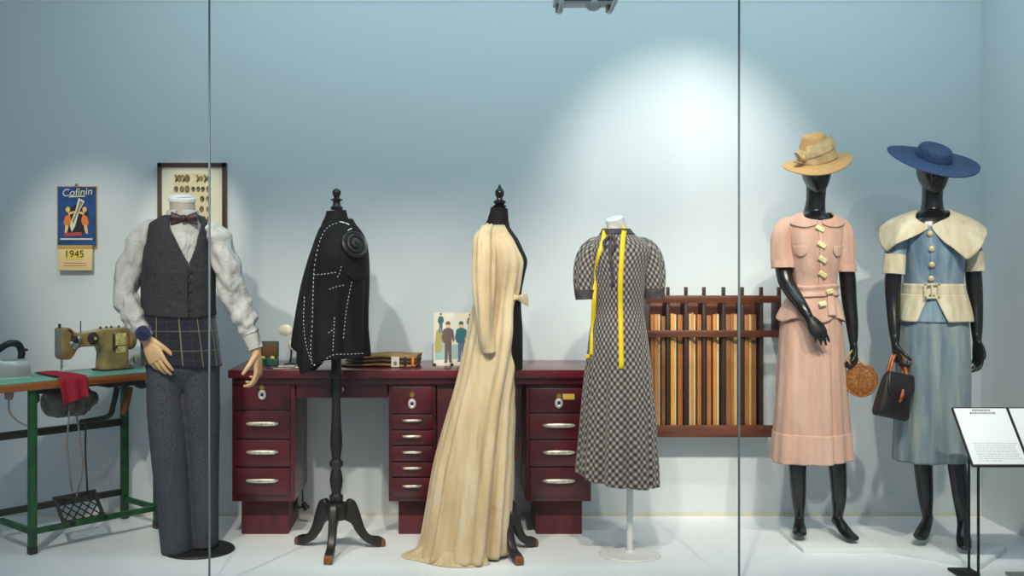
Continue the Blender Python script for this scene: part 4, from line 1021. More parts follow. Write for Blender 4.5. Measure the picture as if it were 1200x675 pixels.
# tape measure round the neck
def ribbon(P, W, hw, seg=60):
    P = catmull(P, seg); rows_ = []
    for k, p in enumerate(P):
        w = W(k/seg); rows_.append([p-w*hw, p, p+w*hw])
    return MB().grid(rows_)
dvs = [bvh_of(q) for q in [dress]+dsl]
bpy.context.view_layer.update()
def on(px, py, o=.006):
    h = cam_cast(dvs, px, py); p = h[0]-Vector(L.loc()) if h else L.p(px, py, -.1)
    return p+Vector((0, -o, 0))
tm = thing('tape_measure', 'yellow tape measure hanging round the neck of the checked dress', 'tape measure', (L.X, L.Y, 1.4))
a_ = [on(693.5, 416), on(694, 400), on(695, 380), on(696, 350), on(697.5, 325), on(702, 300), on(707, 281, .008)]
b_ = [on(730, 279, .009), on(728.5, 300), on(727, 330), on(727, 360), on(727.5, 395), on(728, 432)]
back = [L.p(708.5, 272, -.045), L.p(711, 266, -.0), L.p(718, 266, .075), L.p(728, 265, .06), L.p(732, 264, .0), L.p(732, 268, -.05)]
mid = a_+back+b_
def wdir(f): return Vector((1, .0, 0)) if f < .36 or f > .64 else Vector((math.cos((f-.36)/.28*PI)*.6, 0, .8)).normalized()
P = catmull(mid, 110); rows_ = []
for k, p in enumerate(P):
    tdir = P[min(k+1, 110)]-P[max(k-1, 0)]
    f = k/110; nrm = Vector((0, -1, 0)) if not (.40 < f < .62) else (p-L.p(718, 268, 0)).normalized()
    w = tdir.cross(nrm).normalized()*.0105
    rows_.append([p-w-Vector((0, 0, 1.4)), p-Vector((0, 0, 1.4)), p+w-Vector((0, 0, 1.4))])
MB().grid(rows_).build('tape', M['tape'], tm, solid=.0012, sharp=180)
e = on(691, 417, .009)-Vector((0, 0, 1.4))
MB().box(e, (.036, .003, .016), (0, math.radians(-4), 0)).build('tape_end', M['tape'], tm, bevel=.001)

# ================================================================== TWO BLACK MANNEQUINS
def woman(L, name_label, head, neck, jsec, skirt, arms, legs, yaw=0):
    root = thing('mannequin', name_label, 'mannequin', L.loc())
    mb = MB()
    H = Body(sections(L, head), 2.0); H.patch(mb, 0, 2*PI, H.z1, H.z0, 0, 36, 30, None, True, True)
    mb.tube(neck[0], neck[1], 28, 18)
    T = Body([(z, cx, cy, max(rx-.013, .01), max(ry-.014, .01)) for z, cx, cy, rx, ry in sections(L, jsec+skirt[2:])], 2.2)
    T.patch(mb, 0, 2*PI, T.z1+.0, L.z(430), 0, 44, 40, None, True, True)
    for pts, rad in arms: mb.tube(pts, rad, 20, 40)
    for pts, rad, foot, frad in legs:
        mb.tube(pts, rad, 22, 40); mb.tube(foot, frad, 18, 24, ref=(0, -.3, 1))
    return root, mb
# ---- pink suit
L = Loc(955, 5.05, .023)
PB = thing('plinth_slab', 'white square floor slab under the mannequin in pink', 'plinth', (1.715, 5.0, 0))
MB().bx(-.18, .18, -.15, .2, 0, .023).build('slab', M['plinth'], PB, bevel=.002)
jrows = [(248, 942, 968, .056), (252, 934, 975, .075), (257, 924, 983, .09), (266, 920, 986, .10), (280, 921, 984, .117), (292, 923, 982, .124), (310, 926, 979, .116), (330, 928, 978, .10), (342, 928, 978, .098), (355, 921, 981, .108), (372, 913.5, 985, .122), (378, 912, 986, .124)]
srows = [(338, 928, 978, .095), (345, 927, 979, .098), (360, 921, 981, .110), (380, 916, 984, .120), (400, 914, 986, .123), (450, 911, 989, .13), (500, 907.5, 992, .136), (538, 905, 994.5, .142)]
pk, mb = woman(L, 'black mannequin wearing a pale pink skirt suit and a tan hat', [(171, 950, 964, .03, .01), (175, 945, 968, .065, .01), (186, 941, 972.5, .092, .008), (198, 940.5, 973, .096, .004), (208, 942, 971.5, .092, 0), (216, 945, 968.5, .08, -.008), (222, 949, 965, .062, -.02), (227, 953, 961, .036, -.034)],
    ([L.p(957, 208, .012), L.p(956, 232, .018), L.p(954.5, 250, .022), L.p(954, 262, .02)], [(.046, .054), (.042, .048), (.050, .052), (.085, .06)]), jrows, srows,
    [([L.p(925, 272, .01), L.p(917, 290, .0), L.p(919, 322, -.02), L.p(927, 340, -.06), L.p(940, 359, -.135), L.p(948, 372, -.165)], [(.026, .03), (.034, .038), (.036, .038), (.034, .034), (.026, .026), (.02, .019)]),
     ([L.p(981, 272, .01), L.p(988, 290, .005), L.p(993, 325, .0), L.p(995, 350, -.005), L.p(998.5, 380, -.03), L.p(1000, 401, -.045)], [(.026, .03), (.034, .038), (.036, .038), (.033, .034), (.027, .027), (.019, .02)])],
    [([L.p(940, 430, 0), L.p(936, 500, -.01), L.p(934.5, 545, .0), L.p(935.5, 580, .02), L.p(936.5, 604, .04), L.p(936, 614, .055)], [.055, .046, .040, .034, .024, .021], [L.p(936.5, 606, .055), L.p(936.5, 614, .02), L.p(937, 622, -.03), L.p(937, 625, -.075), L.p(937, 627, -.10)], [(.022, .03), (.025, .026), (.032, .017), (.031, .013), (.016, .008)]),
     ([L.p(964, 430, -.02), L.p(975, 500, -.03), L.p(981, 545, -.03), L.p(983, 580, -.02), L.p(982, 602, -.005), L.p(979.5, 612, .008)], [.055, .046, .040, .034, .024, .021], [L.p(979, 607, .01), L.p(984, 613, -.02), L.p(992, 624, -.07), L.p(999, 630, -.115), L.p(1003, 632, -.14)], [(.022, .03), (.025, .026), (.031, .017), (.03, .013), (.016, .008)])])
mb.tube([L.p(957, 196, -.088), L.p(957, 205, -.098), L.p(957, 211, -.094)], [.008, .011, .008], 10)
hand(mb, L.p(948.5, 373, -.168), (.42, -.35, -.82), (.1, 1, -.25), (.88, 0, .4), .84, (.35, .42, .48, .55), .8, .03, .4)
hand(mb, L.p(1000, 402, -.046), (.02, -.08, -1), (-1, 0, 0), (0, -1, 0), .9, (.95, 1.05, 1.1, 1.1), .6, .02)
mb.build('body', M['mann'], pk, voxel=.0035, vsm=3, sharp=180)
# clothes
SK = Body(sections(L, srows), 2.3)
def sfold(t, z, v): return v**1.2*(.010*math.sin(t*5+1)+.005*math.sin(t*12))-.014*v*math.exp(-((t-.36)/.06)**2)+.002*noise.noise(Vector((t*3, z*6, 6)))
skirt = SK.patch(MB(), -PI, PI, SK.z1, lambda t: L.z(538)+.006*math.sin(t), 0, 140, 70, sfold, True).build('skirt', M['pink'], pk, solid=.003, sharp=180)
SK.patch(MB(), -PI, PI, L.z(505), lambda t: L.z(538.5)+.006*math.sin(t), .0035, 140, 20, lambda t, z, v: sfold(t, z, (L.z(338)-z)/(L.z(338)-L.z(538))), True).build('hem_band', M['pinkl'], skirt, solid=.002, sharp=180)
JB = Body(sections(L, jrows), 2.3, yaw=-.03)
def neckz(py_s, py_f): return lambda t: L.z(py_s)-(L.z(py_s)-L.z(py_f))*max(0, math.cos(t))**3
def jf(t, z, v): return .003*noise.noise(Vector((t*3, z*9, 1.5)))+(.008*math.sin(t*7+.5)*max(0, (v-.75))/.25)
jp = JB.patch(MB(), -PI, PI, neckz(249, 259), lambda t: L.z(374)-.010*math.cos(t*5), .004, 120, 70, jf, True).build('suit_jacket', M['pink'], pk, solid=.003, sharp=180)
for pts in ([L.p(932, 263, 0), L.p(922, 264, 0), L.p(916.5, 276, -.005), L.p(916, 295, -.008), L.p(918, 313, -.015)], [L.p(973, 263, 0), L.p(982.5, 264, 0), L.p(988, 276, -.005), L.p(988.5, 297, -.008), L.p(989.5, 318, -.012)]):
    sv = MB().tube(pts, [(.02, .035), (.037, .052), (.045, .058), (.047, .057), (.050, .057)], 36, 40, wr=lambda f, a: .003*math.sin(a*5+f*3), cap=True).build('jacket_sleeve', M['pink'], jp, sharp=180)
    MB().tube([pts[-1]+Vector((0, 0, .03)), pts[-1]-Vector((0, .001, .002))], [(.0515, .0575), (.0525, .0585)], 36, 2, smooth=False).build('sleeve_band', M['pinkl'], sv)
for s_ in (-1, 1):
    th_a, th_b = (.06, 1.9) if s_ > 0 else (-1.9, -.06)
    JB.patch(MB(), th_a, th_b, neckz(248.5, 258.5), lambda t, s_=s_: neckz(248.5, 258.5)(t)-.052*max(.02, math.sin(min(1, abs(t)/1.86)*PI))**.5, .012, 40, 10).build('round_collar', M['pinkl'], jp, solid=.003, sharp=180)
for tc_, s_ in ((th_at(JB, L, 938.5, L.z(290)), -1), (th_at(JB, L, 981, L.z(290)), 1)):
    JB.patch(MB(), tc_-.3, tc_+.3, L.z(288), lambda t, tc_=tc_: L.z(290)-.042*max(0, 1-((t-tc_)/.31)**2)**.5, .011, 24, 10).build('pocket_flap', M['pinkl'], jp, solid=.003, sharp=180)
bl = JB.patch(MB(), -PI, PI, lambda t: L.z(333)+.004*math.sin(3*t), lambda t: L.z(347)+.003*math.sin(2*t), .010, 90, 8, lambda t, z, v: .003*math.sin(v*PI*3), True).build('sash_belt', M['pinkl'], jp, solid=.003, sharp=180)
JB.patch(MB(), .25, .55, lambda t: L.z(346), lambda t: L.z(368), .014, 8, 12).build('sash_end', M['pinkl'], bl, solid=.003, sharp=180)
for k, (px, py) in enumerate([(960, 268.5), (962, 287), (963, 304), (963, 321), (969, 340.5), (962, 354.5)]):
    z = L.z(py); th = th_at(JB, L, px, z)
    n = JB.normal(th, z); o = MB().box((0, 0, 0), (.040 if k < 4 else .034, .022, .009), None).build('clasp_button', M['btncream'], jp, bevel=.004, bseg=3)
    o.location = JB.pt(th, z, .014 if k < 4 else .022); o.rotation_euler = (n.to_track_quat('Z', 'Y') @ Euler((0, 0, math.radians(-32 if k < 4 else 12))).to_quaternion()).to_euler()
JB.patch(MB(), -.03, .05, L.z(262), L.z(334), .0085, 4, 40).build('front_placket', M['pinkl'], jp, solid=.002, sharp=180)
# hat
def hat(root, c, R_, brim, crown, mt_b, mt_c, wave, csy=1.2):
    rx, ry, rc = brim; rows_ = []
    for i in range(16):
        f = i/15; r = []
        for a in np.linspace(0, 2*PI, 64, endpoint=False):
            qx = (rc+(rx-rc)*f)*math.cos(a); qy = (rc*csy*.98+(ry-rc*csy*.98)*f)*math.sin(a)
            r.append(c+R_ @ Vector((qx, qy, wave(f, a))))
        rows_.append(r)
    b = MB().grid(rows_, None, True).build('brim', mt_b, root, solid=.005, sharp=180)
    cr = MB().lathe(crown, 48, c, rot=R_, cap=True, seg=40, sy=csy).build('crown', mt_c, root, sharp=180)
    return b, cr
hp = L.p(957.5, 188, -.005); O3 = Vector((L.X, L.Y, L.base))+hp
ht = thing('hat', 'tan straw hat with tall ribboned crown on the mannequin in pink', 'hat', O3)
Rh = Euler((0, math.radians(-13), 0)).to_matrix() @ Euler((math.radians(13), 0, 0)).to_matrix()
b, cr = hat(ht, Vector((0, 0, 0)), Rh, (.152, .165, .083), [(.084, -.004), (.082, .02), (.073, .055), (.060, .09), (.051, .112), (.040, .121), (.02, .119), (0, .116)], M['straw'], M['straw'], lambda f, a: .012*f*math.cos(a*2+.3)+.010*f**2*math.sin(a)-.012*f*f)
bd = MB()
for k in range(3):
    bd.lathe([(.0865-.002*k, -.002+.018*k), (.0885-.003*k, .008+.018*k), (.084-.004*k, .022+.018*k), (.08-.004*k, .02+.018*k)], 48, (0, 0, 0), rot=Rh @ Euler((math.radians(3*k-2), math.radians(6*k-6), 0)).to_matrix(), cap=False, sy=1.2)
bd.build('hat_ribbon', M['strawl'], cr, solid=.002)
bw = MB()
for (dx, dz, rl) in ((-.02, .05, .6), (-.03, .01, 1.2), (.005, .03, -.2)):
    rows_ = []
    for i in range(9):
        f = i/8; cpt = Vector((-.080+dx*f, -.04, .015+dz*f))
        rows_.append([Rh @ (cpt+Vector((.010*math.cos(a), (.006+.02*math.sin(f*2.6))*math.sin(a), .004*math.sin(2*a)))) for a in np.linspace(0, 2*PI, 14, endpoint=False)])
    bw.grid(rows_, None, True, True, True)
bw.build('ribbon_bow', M['strawl'], cr)
MB().grid([[Rh @ Vector((.086*math.sin(t)*k, -.085*1.2*math.cos(t)*k, z+.016*t)) for t in np.linspace(-.9, 1.0, 24)] for k, z in ((1.02, .045), (1.0, .062), (.93, .078), (.86, .1))]).build('ribbon_fold', M['strawl'], cr, solid=.003)
# round bag
bp = L.p(1009, 445.5, -.06)
rb = thing('handbag', 'round brown wicker handbag hanging from the hand of the mannequin in pink', 'handbag', Vector((L.X, L.Y, L.base))+bp, math.radians(-24))
MB().lathe([(0, -.034), (.03, -.036), (.058, -.033), (.068, -.024), (.0695, 0), (.068, .024), (.058, .033), (.03, .036), (0, .034)], 40, axis='y', sy=1.04).build('bag_body', M['wicker'], rb)
for y in (-.031, .031): MB().lathe([(.060, -.004), (.069, -.004), (.071, 0), (.069, .004), (.060, .004), (.060, -.004)], 40, (0, y, 0), 'y', sy=1.04, cap=False).build('rim_ring', M['wicker'], rb)
MB().tube([(0, -.0385, -.07), (0, -.0395, 0), (.004, -.038, .068)], [(.006, .003)], 8, 12).build('front_strap', M['wicker'], rb)
dxh = L.p(1000, 412, -.06)-bp; dxh = Matrix.Rotation(math.radians(24), 3, 'Z') @ dxh
for y in (-.018, .018):
    MB().tube([(-.036, y, .055), dxh+Vector((-.022, y*.5, -.03)), dxh+Vector((.0, y*.25, .006)), dxh+Vector((.018, y*.5, -.03)), (.026, y, .062)], [.0042], 10, 32).build('bag_handle', M['handlebeige'], rb)

# ---- blue suit
L = Loc(1097, 4.95, .023)
PB = thing('plinth_slab', 'white slab turned cornerwise under the mannequin in blue', 'plinth', (2.16, 4.865, 0), math.radians(-41))
MB().bx(-.20, .20, -.18, .20, 0, .023).build('slab', M['plinth'], PB, bevel=.002)
jrows = [(246, 1077, 1109, .058), (251, 1069, 1117, .078), (257, 1061, 1125, .094), (266, 1058, 1129.5, .105), (282, 1058, 1129.5, .118), (295, 1060, 1128, .123), (315, 1062, 1126, .112), (333, 1063, 1125, .10), (345, 1062, 1127, .105), (360, 1059, 1130, .115), (376, 1056.5, 1131.5, .123)]
srows = [(338, 1063, 1125.5, .096), (345, 1062, 1127, .10), (360, 1058, 1130, .112), (385, 1054, 1132.5, .122), (420, 1053, 1134, .128), (480, 1052.5, 1133, .135), (538, 1051, 1132, .142)]
bu, mb = woman(L, 'black mannequin wearing a blue dress suit with cream collar and navy hat', [(177, 1086, 1102, .04, .01), (181, 1080, 1108, .072, .01), (189, 1077.5, 1111, .092, .008), (199, 1077, 1110.5, .096, .004), (209, 1078.5, 1108.5, .092, 0), (217, 1082, 1105, .08, -.008), (223, 1086, 1101, .06, -.02), (228, 1090, 1097, .034, -.034)],
    ([L.p(1093.5, 208, .012), L.p(1092.5, 232, .018), L.p(1092.5, 248, .02), L.p(1093, 262, .02)], [(.045, .053), (.043, .048), (.051, .053), (.09, .06)]), jrows, srows,
    [([L.p(1063, 274, .01), L.p(1050, 292, .0), L.p(1046.5, 325, .0), L.p(1046.5, 352, -.005), L.p(1048, 382, -.04), L.p(1049, 400, -.06)], [(.026, .03), (.034, .037), (.035, .037), (.032, .033), (.026, .026), (.019, .02)]),
     ([L.p(1124, 274, .01), L.p(1138, 292, .0), L.p(1141, 325, .0), L.p(1143, 352, -.005), L.p(1144.5, 380, -.03), L.p(1145, 398, -.045)], [(.026, .03), (.034, .037), (.035, .037), (.032, .033), (.026, .026), (.019, .02)])],
    [([L.p(1080, 430, .02), L.p(1080, 500, .03), L.p(1082, 545, .03), L.p(1084.5, 580, .04), L.p(1086.5, 604, .05), L.p(1088, 611, .06)], [.055, .046, .040, .033, .023, .020], [L.p(1088, 607, .058), L.p(1085.5, 614, .02), L.p(1081, 624, -.03), L.p(1078, 629, -.065), L.p(1075.5, 630.5, -.085)], [(.022, .03), (.025, .026), (.031, .017), (.030, .013), (.016, .008)]),
     ([L.p(1107, 430, -.02), L.p(1116, 500, -.04), L.p(1121.5, 545, -.06), L.p(1125.5, 580, -.07), L.p(1127.5, 606, -.065), L.p(1128, 616, -.06)], [.055, .046, .040, .034, .024, .021], [L.p(1128, 610, -.055), L.p(1128.5, 620, -.09), L.p(1129.5, 633, -.14), L.p(1130, 640, -.18), L.p(1130.5, 643, -.205)], [(.022, .03), (.025, .026), (.031, .017), (.03, .013), (.016, .008)])])
mb.tube([L.p(1094, 197, -.088), L.p(1094, 206, -.098), L.p(1094, 212, -.094)], [.008, .011, .008], 10)
hand(mb, L.p(1049, 401, -.062), (.06, -.08, -1), (1, 0, 0), (0, -1, 0), .9, (.85, .95, 1.0, 1.0), .6, .02)
hand(mb, L.p(1145, 399, -.046), (.02, -.1, -1), (-1, -.2, 0), (-.3, -1, 0), .92, (.42, .5, .55, .6), .3, .05)
mb.build('body', M['mann'], bu, voxel=.0035, vsm=3, sharp=180)
SK = Body(sections(L, srows), 2.3, yaw=-.38)
def sf2(t, z, v): return v**1.2*(.008*math.sin(t*5+2)+.004*math.sin(t*11))-.010*v*math.exp(-((t+.05)/.05)**2)+.002*noise.noise(Vector((t*3, z*6, 9)))
SK.patch(MB(), -PI, PI, SK.z1, lambda t: L.z(539)+.006*math.sin(t+.5), 0, 140, 70, sf2, True).build('skirt', M['blueg'], bu, solid=.003, sharp=180)
JB = Body(sections(L, jrows), 2.3, yaw=-.38)
nz_ = lambda t: L.z(247+20*max(0, 1-abs(t)/1.0))
jp = JB.patch(MB(), -PI, PI, nz_, L.z(376), .004, 120, 60, lambda t, z, v: .003*noise.noise(Vector((t*3, z*9, 12.5))), True).build('suit_jacket', M['blue'], bu, solid=.003, sharp=180)
for pts in ([L.p(1072, 270, 0), L.p(1062, 272, 0), L.p(1053.5, 282, -.005), L.p(1049, 297, -.008), L.p(1047.5, 318, -.012)], [L.p(1116, 268, 0), L.p(1125, 270, 0), L.p(1134, 281, -.005), L.p(1139, 297, -.008), L.p(1140.5, 315, -.012)]):
    sv = MB().tube(pts, [(.015, .03), (.032, .05), (.042, .056), (.042, .052), (.042, .05)], 36, 40, wr=lambda f, a: .003*math.sin(a*5+f*3)).build('jacket_sleeve', M['blue'], jp, sharp=180)
    d_ = (pts[-1]-pts[-2]).normalized()
    MB().tube([pts[-1]-d_*.075, pts[-1]-d_*.03, pts[-1]+d_*.012], [(.0455, .054), (.046, .0545), (.0465, .055)], 36, 6).build('sleeve_cuff', M['cream'], sv)
def sheet(P00, P01, P11, P10, bulge, nm, mt, par, n=18):
    rows_ = []
    for i in range(n+1):
        v = i/n
        rows_.append([((P00*(1-u)+P01*u)*(1-v)+(P10*(1-u)+P11*u)*v)+Vector((0, -bulge*math.sin(PI*min(1, v*.9+.1))*math.sin(PI*(u*.8+.1)), 0))+Vector((0, 0, bulge*.7*math.sin(PI*u)*(1-v))) for u in np.linspace(0, 1, n+1)])
    return MB().grid(rows_).build(nm, mt, par, solid=.004, sharp=180)
for s_, ths, pys in ((-1, [.06, .4, .75, 1.1, 1.2, 1.6, 2.0, 2.7], [268.5, 277, 286, 295, 292, 268, 262, 258]), (1, [.06, .3, .55, .72, .8, 1.2, 1.55, 2.0, 2.7], [268.5, 283, 296, 304, 302, 280, 270, 262, 258])):
    zf = lambda t, ths=ths, pys=pys: L.z(np.interp(abs(t), ths, pys))
    ta, tb_ = (ths[0], ths[-1]) if s_ > 0 else (-ths[-1], -ths[0])
    JB.patch(MB(), ta, tb_, lambda t: nz_(t)+.004, zf, .011, 60, 18, lambda t, z, v: (.080*v**.8 if t < 0 else .068*v**1.1)*min(1, max(0, abs(t)-.15)/(.6 if t < 0 else .85))).build('wide_collar', M['cream'], jp, solid=.004, sharp=180)
bel = JB.patch(MB(), -PI, PI, L.z(332), L.z(345), .012, 90, 5, None, True).build('belt', M['cream'], jp, solid=.003, sharp=180)
for s_ in (-1, 1):
    g0 = lambda v, s_=s_: s_*(.06+.34*v**.8)
    JB.patch(MB(), g0, lambda v, s_=s_: s_*PI, L.z(344), lambda t: L.z(374)-.006, .013, 50, 16, lambda t, z, v: .010*v*(1+math.sin(t*6))*.5).build('peplum', M['cream'], jp, solid=.003, sharp=180)
z = L.z(339.5); bk = JB.pt(.0, z, .018); mb = MB()
for (x0_, x1_, z0_, z1_) in ((-.034, .034, .022, .032), (-.034, .034, -.036, -.026), (-.034, -.024, -.036, .032), (.024, .034, -.036, .032)): mb.bx(bk.x+x0_, bk.x+x1_, bk.y-.008, bk.y, z+z0_, z+z1_)
mb.bx(bk.x-.004, bk.x+.004, bk.y-.009, bk.y-.002, z-.03, z+.03).build('buckle', M['cream'], bel, bevel=.002)
for py in (274.5, 292, 310, 326):
    z = L.z(py); n = JB.normal(-.02, z); o = MB().lathe([(0, .011), (.006, .0105), (.012, .007), (.0135, .003), (.012, -.003), (0, -.003)], 18).build('button', M['button'], jp)
    o.location = JB.pt(-.02, z, .008); o.rotation_euler = n.to_track_quat('Z', 'Y').to_euler()
JB.patch(MB(), -.055, .02, L.z(269), L.z(333), .0075, 4, 40).build('front_placket', M['blue'], jp, solid=.002, sharp=180)
hp = L.p(1094, 184.5, -.005); O3 = Vector((L.X, L.Y, L.base))+hp
ht = thing('hat', 'wide brimmed navy straw hat with low crown on the mannequin in blue', 'hat', O3)
Rh = Euler((0, math.radians(7.5), 0)).to_matrix() @ Euler((math.radians(24), 0, 0)).to_matrix()
b, cr = hat(ht, Vector((0, 0, 0)), Rh, (.198, .20, .072), [(.073, -.004), (.073, .012), (.070, .034), (.060, .048), (.045, .052), (.02, .050), (0, .049)], M['navystraw'], M['navystraw'], lambda f, a: -.018*f*f*math.sin(a)**2+.004*f*f*math.cos(a)**2*(-1 if math.cos(a) < 0 else .2), 1.35)
MB().lathe([(.0735, -.002), (.0755, .004), (.0745, .012), (.0728, .013)], 48, rot=Rh, cap=False, sy=1.35).build('hat_band', M['navystraw'], cr, solid=.001)
# black handbag
bp = L.p(1047.5, 464, -.11)
kb = thing('handbag', 'black leather handbag with amber handles, hanging from the hand of the mannequin in blue', 'handbag', Vector((L.X, L.Y, L.base))+bp, 0)
Rb = Euler((0, math.radians(12), math.radians(14))).to_matrix()
rows_ = []
for i in range(14):
    f = i/13; zz = -.098+.198*f; hw = .085-.022*f-.01*max(0, f-.85)*6; hd = (.036-.016*f)*(1 if i not in (0, 13) else .7)
    if i == 0: hw -= .008
    rows_.append([Rb @ Vector((hw*math.copysign(abs(math.cos(a))**.45, math.cos(a)), hd*math.copysign(abs(math.sin(a))**.6, math.sin(a))*(1+.25*math.sin(PI*f)), zz)) for a in np.linspace(0, 2*PI, 40, endpoint=False)])
bb = MB().grid(rows_, None, True, True, True).build('bag_body', M['leather'], kb, sharp=60)
fl = []
for i in range(14):
    f = i/13; hw = .063*(1-.0*f)+.006*f-.030*max(0, f-.55)**1.5*3
    y = -.024-.018*math.sin(PI*min(1, f*.75))-.003
    fl.append([Rb @ Vector((hw*q, y+.010*(q*q)*.3, .103-.115*f)) for q in np.linspace(-1, 1, 18)])
fp_ = MB().grid(fl).build('bag_flap', M['leather'], kb, solid=.005, sharp=180)
MB().tube([Rb @ Vector((.004, -.050, .035)), Rb @ Vector((.0, -.055, .01)), Rb @ Vector((-.004, -.052, -.022))], [.006, .0075, .005], 12).build('toggle', M['amber'], fp_)
hh = L.p(1051, 417, -.075)-bp
for s_, y in ((-1, -.012), (1, .012)):
    ax = Rb @ Vector((-.042, y, .095)); bx_ = Rb @ Vector((.036, y, .098))
    MB().tube([ax, ax*.45+(hh+Vector((-.030, y, -.03)))*.55, hh+Vector((-.015, y, -.002)), hh+Vector((.014, y, .0)), bx_*.45+(hh+Vector((.026, y, -.028)))*.55, bx_], [.0065, .007, .006, .006, .008, .0075], 12, 40).build('bag_handle', M['amber'], kb)
for q in (-.042, .036):
    MB().lathe([(.0085, -.004), (.0115, 0), (.0085, .004), (.006, 0), (.0085, -.004)], 16, Rb @ Vector((q, 0, .099)), 'x', cap=False).build('handle_ring', M['brass'], kb)

# ================================================================== READING RAIL
def SP(px, py, Y): return Vector(((px-CX)*Y/FP, Y, CH-(py-HZ)*Y/FP))
tl, bl_ = SP(1117.5, 478, 4.62), SP(1140.5, 545, 4.44)
sg = thing('label_stand', 'white two-page text panel on thin black posts, standing before the mannequin in blue', 'sign', (bl_.x, 4.53, 0))
O4 = Vector((bl_.x, 4.53, 0))
xax = Vector((1, 0, 0)); up_ = (tl-bl_); lean_x = up_.x; ln = math.hypot(up_.y, up_.z)
vax = Vector((0, up_.y, up_.z))/ln; nax = xax.cross(vax); nax = -nax if nax.y > 0 else nax
PW = .37
shear = lean_x/ln
MS = Matrix((( 1, 0, shear, 0), (0, 0, 0, 0), (0, 0, 0, 0), (0, 0, 0, 1)))
def pm(u, v, w=0): return bl_-O4+xax*(u+0*shear*v)+vax*v+nax*w
def quad(u0, u1, v0, v1, w0, w1):
    vs_ = [pm(u, v, w) for w in (w0, w1) for u, v in ((u0, v0), (u1, v0), (u1, v1), (u0, v1))]
    return MB().add(vs_, [[0, 3, 2, 1], [4, 5, 6, 7], [0, 1, 5, 4], [1, 2, 6, 5], [2, 3, 7, 6], [3, 0, 4, 7]])
PAN = []
for k in range(2):
    u0 = k*(PW*.62)
    quad(u0-.003, u0+.223, -.004, ln+.004, -.012, -.001).build('panel_backing', M['blackm'], sg, bevel=.001)
    pg = quad(u0+.002, u0+.219, .003, ln-.003, -.001, .001).build('text_page', M['signw'], sg)
    PAN.append((u0, pg))
rnd = random.Random(5)
for u0, pg in PAN:
    for (a, b_, v, h) in ((.075, .145, .935, .013), (.062, .16, .885, .013)):
        m_ = MB(); u = u0+a
        while u < u0+b_:
            w = rnd.uniform(.004, .008); q = quad(u, u+w, ln*v, ln*v+h*.75, .001, .0014); m_.add(q.v, q.f); u += w+.003
        m_.build('heading_lines', M['signt'], pg, smooth=False)
    m_ = MB()
    for r in range(9):
        u = u0+.03; v = ln*(.36-r*.037)
        while u < u0+(.195 if r < 8 else .12):
            w = rnd.uniform(.006, .018); q = quad(u, u+w, v, v+.0042, .001, .0013); m_.add(q.v, q.f); u += w+.0035
    m_.build('fine_print_lines', M['signl'], pg, smooth=False)
for (px, Y, zt_, vv) in ((1135.5, 4.57, None, .62), (1146.5, 4.47, None, .12)):
    x = (px-CX)*Y/FP-O4.x; y = Y-O4.y; zz = bl_.z+(tl.z-bl_.z)*((4.44-Y)/(4.44-4.62))-.012
    MB().tube([(x, y, .01), (x, y, zz)], [.0055], 10, 1, smooth=False).build('post', M['black'], sg)
MB().bx((1114-CX)*4.56/FP-O4.x, (1141-CX)*4.56/FP-O4.x, -.03, .06, 0, .012).build('base_plate', M['blackm'], sg, bevel=.002)
MB().bx((1182-CX)*4.5/FP-O4.x, (1182-CX)*4.5/FP-O4.x+.12, -.06, .0, 0, .012).build('base_plate', M['steeld'], sg, bevel=.002)

# ================================================================== CEILING SPOTLIGHT IN VIEW
Yf = 4.75
def FX(px): return X(px, Yf)
def FZ(py): return Z(py, Yf)
fx = thing('ceiling_spotlight', 'grey spotlight on brackets at the top edge, above the checked dress', 'lamp', (FX(685), Yf, FZ(4)))
O5 = Vector((FX(685), Yf, FZ(4)))
def xp(nm, mb, mt, par=fx, **k): return xf(mb, Matrix.Translation(-O5)).build(nm, M[mt], par, **k)
xp('housing_bar', MB().bx(FX(649), FX(722), Yf-.03, Yf+.06, FZ(6), FZ(-4)), 'fixture', bevel=.005)
xp('stripe', MB().bx(FX(660), FX(718), Yf-.032, Yf-.028, FZ(2.6), FZ(1.2)), 'blackm')
for (a, b_, c_) in ((657, 652.5, 660), (723, 712, 715.5)):
    xp('bracket', MB().prism([(FX(a-1.5 if a < 700 else a-5), FZ(0)), (FX(a+3 if a < 700 else a+1), FZ(0)), (FX(c_-2 if a < 700 else c_), FZ(17.5)), (FX(b_), FZ(17.5))], .05, Matrix.Translation((0, Yf-.04, 0))), 'fixture', bevel=.003)
    xp('bracket_pad', MB().bx(FX(b_-1), FX(b_+3), Yf-.02, Yf+.04, FZ(13), FZ(6)), 'fixd', bevel=.003)
xp('lamp_head', MB().sphere((FX(695.5), Yf, FZ(4)), 9.6*Yf/FP, 14, sz=.98), 'fixture')
xp('stem', MB().tube([(FX(685), Yf+.02, FZ(-3)), (FX(685), Yf+.02, 3.1)], [.012], 12, 1, smooth=False), 'fixture')
# ================================================================== LIGHT
def spot(name, loc, target, power, size, blend, col=(1, .93, .82), rad=.04):
    l = bpy.data.lights.new(name, 'SPOT'); l.energy = power; l.spot_size = math.radians(size); l.spot_blend = blend; l.color = col; l.shadow_soft_size = rad
    o = bpy.data.objects.new(name, l); C.objects.link(o); o.location = loc
    o.rotation_euler = (Vector(target)-Vector(loc)).to_track_quat('-Z', 'Y').to_euler(); return o
def area(name, loc, target, power, sx_, sy_, col):
    l = bpy.data.lights.new(name, 'AREA'); l.shape = 'RECTANGLE'; l.size = sx_; l.size_y = sy_; l.energy = power; l.color = col
    o = bpy.data.objects.new(name, l); C.objects.link(o); o.location = loc
    o.rotation_euler = (Vector(target)-Vector(loc)).to_track_quat('-Z', 'Y').to_euler(); return o
WARM = (1, .90, .74); NEU = (1, .92, .80)
def wp(px, py, Y=YW): return SP(px, py, Y)
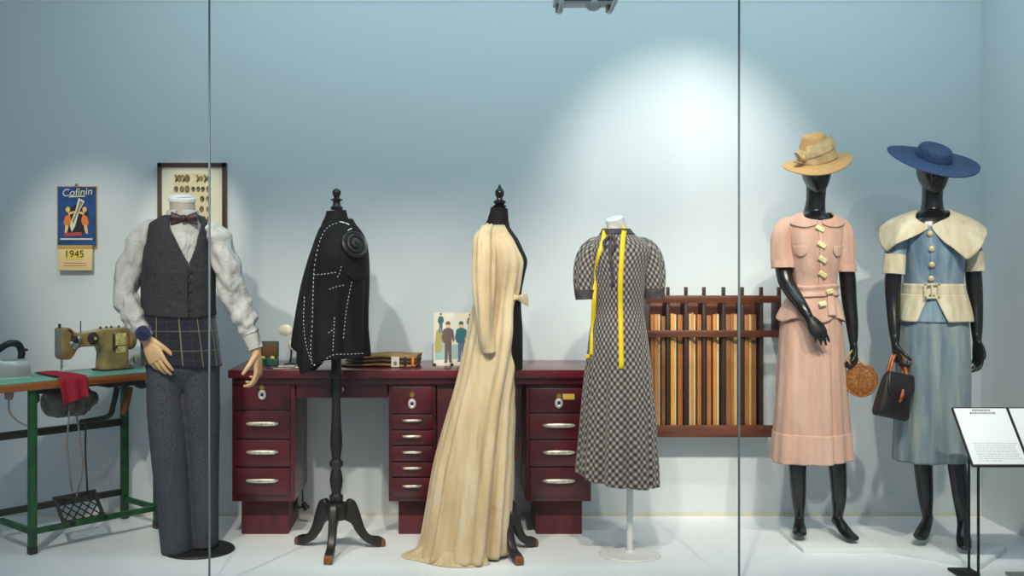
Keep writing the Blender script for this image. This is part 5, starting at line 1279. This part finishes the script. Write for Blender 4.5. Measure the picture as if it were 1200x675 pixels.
LZ, LY = 2.95, 2.75
spot('spot_calendar', (-1.9, 3.3, LZ), wp(112, 315), 135, 22, .9, WARM)
spot('spot_frame', (-1.2, 3.3, LZ), wp(226, 262), 150, 13, .7, WARM)
spot('spot_man', (-1.7, 2.6, LZ), wp(215, 450, 4.9), 165, 40, .8, NEU)
spot('spot_jacket', (-.9, 2.6, LZ), wp(390, 430, 4.9), 165, 42, .8, NEU)
spot('spot_robe', (.05, 2.6, LZ), wp(560, 430, 4.9), 170, 42, .8, NEU)
spot('spot_dress', (.5, 2.6, LZ), wp(735, 440, 4.85), 165, 40, .8, NEU)
spot('spot_wall', (1.15, 4.1, LZ), wp(800, 250), 165, 50, 1, (1, .93, .84))
spot('spot_rack', (1.0, 2.8, LZ), wp(830, 420), 55, 26, .8, WARM)
spot('spot_pink', (1.3, 2.7, LZ), wp(955, 440, 5.0), 165, 40, .8, NEU)
spot('spot_blue', (1.9, 2.7, LZ), wp(1095, 440, 5.0), 160, 40, .8, NEU)
for i_, x_ in enumerate((-1.9, -.65, .6, 1.85)):  # fill lamps added to brighten the floor, no fixtures of their own
    spot('floor_fill_%d' % i_, (x_, 3.0, LZ), (x_*1.02, 4.5, 0), 16, 50, 1, (1, .97, .92), .06)
area('ceiling_wash', (.5, 4.6, 3.05), (.5, 5.3, 1.4), 22, 4.2, .25, (.62, .90, 1.0))
w = bpy.data.worlds.new('World'); S.world = w; w.use_nodes = True
bg = w.node_tree.nodes['Background']; bg.inputs[0].default_value = (.78, .90, 1.0, 1); bg.inputs[1].default_value = .36

# ================================================================== CAMERA
cam = bpy.data.cameras.new('camera'); co = bpy.data.objects.new('camera', cam); C.objects.link(co)
co.location = (0, 0, CH); co.rotation_euler = (PI/2, 0, 0)
cam.sensor_width = 36; cam.lens = 36*FP/1200; cam.shift_x = (600-CX)/1200; cam.shift_y = -(337.5-HZ)/1200
S.camera = co
vs = S.view_settings; S.display_settings.display_device = 'sRGB'
vs.view_transform = 'Standard'; vs.look = 'None'; vs.gamma = 1; vs.use_curve_mapping = False; vs.exposure = 0.1
S.cycles.max_bounces = 8
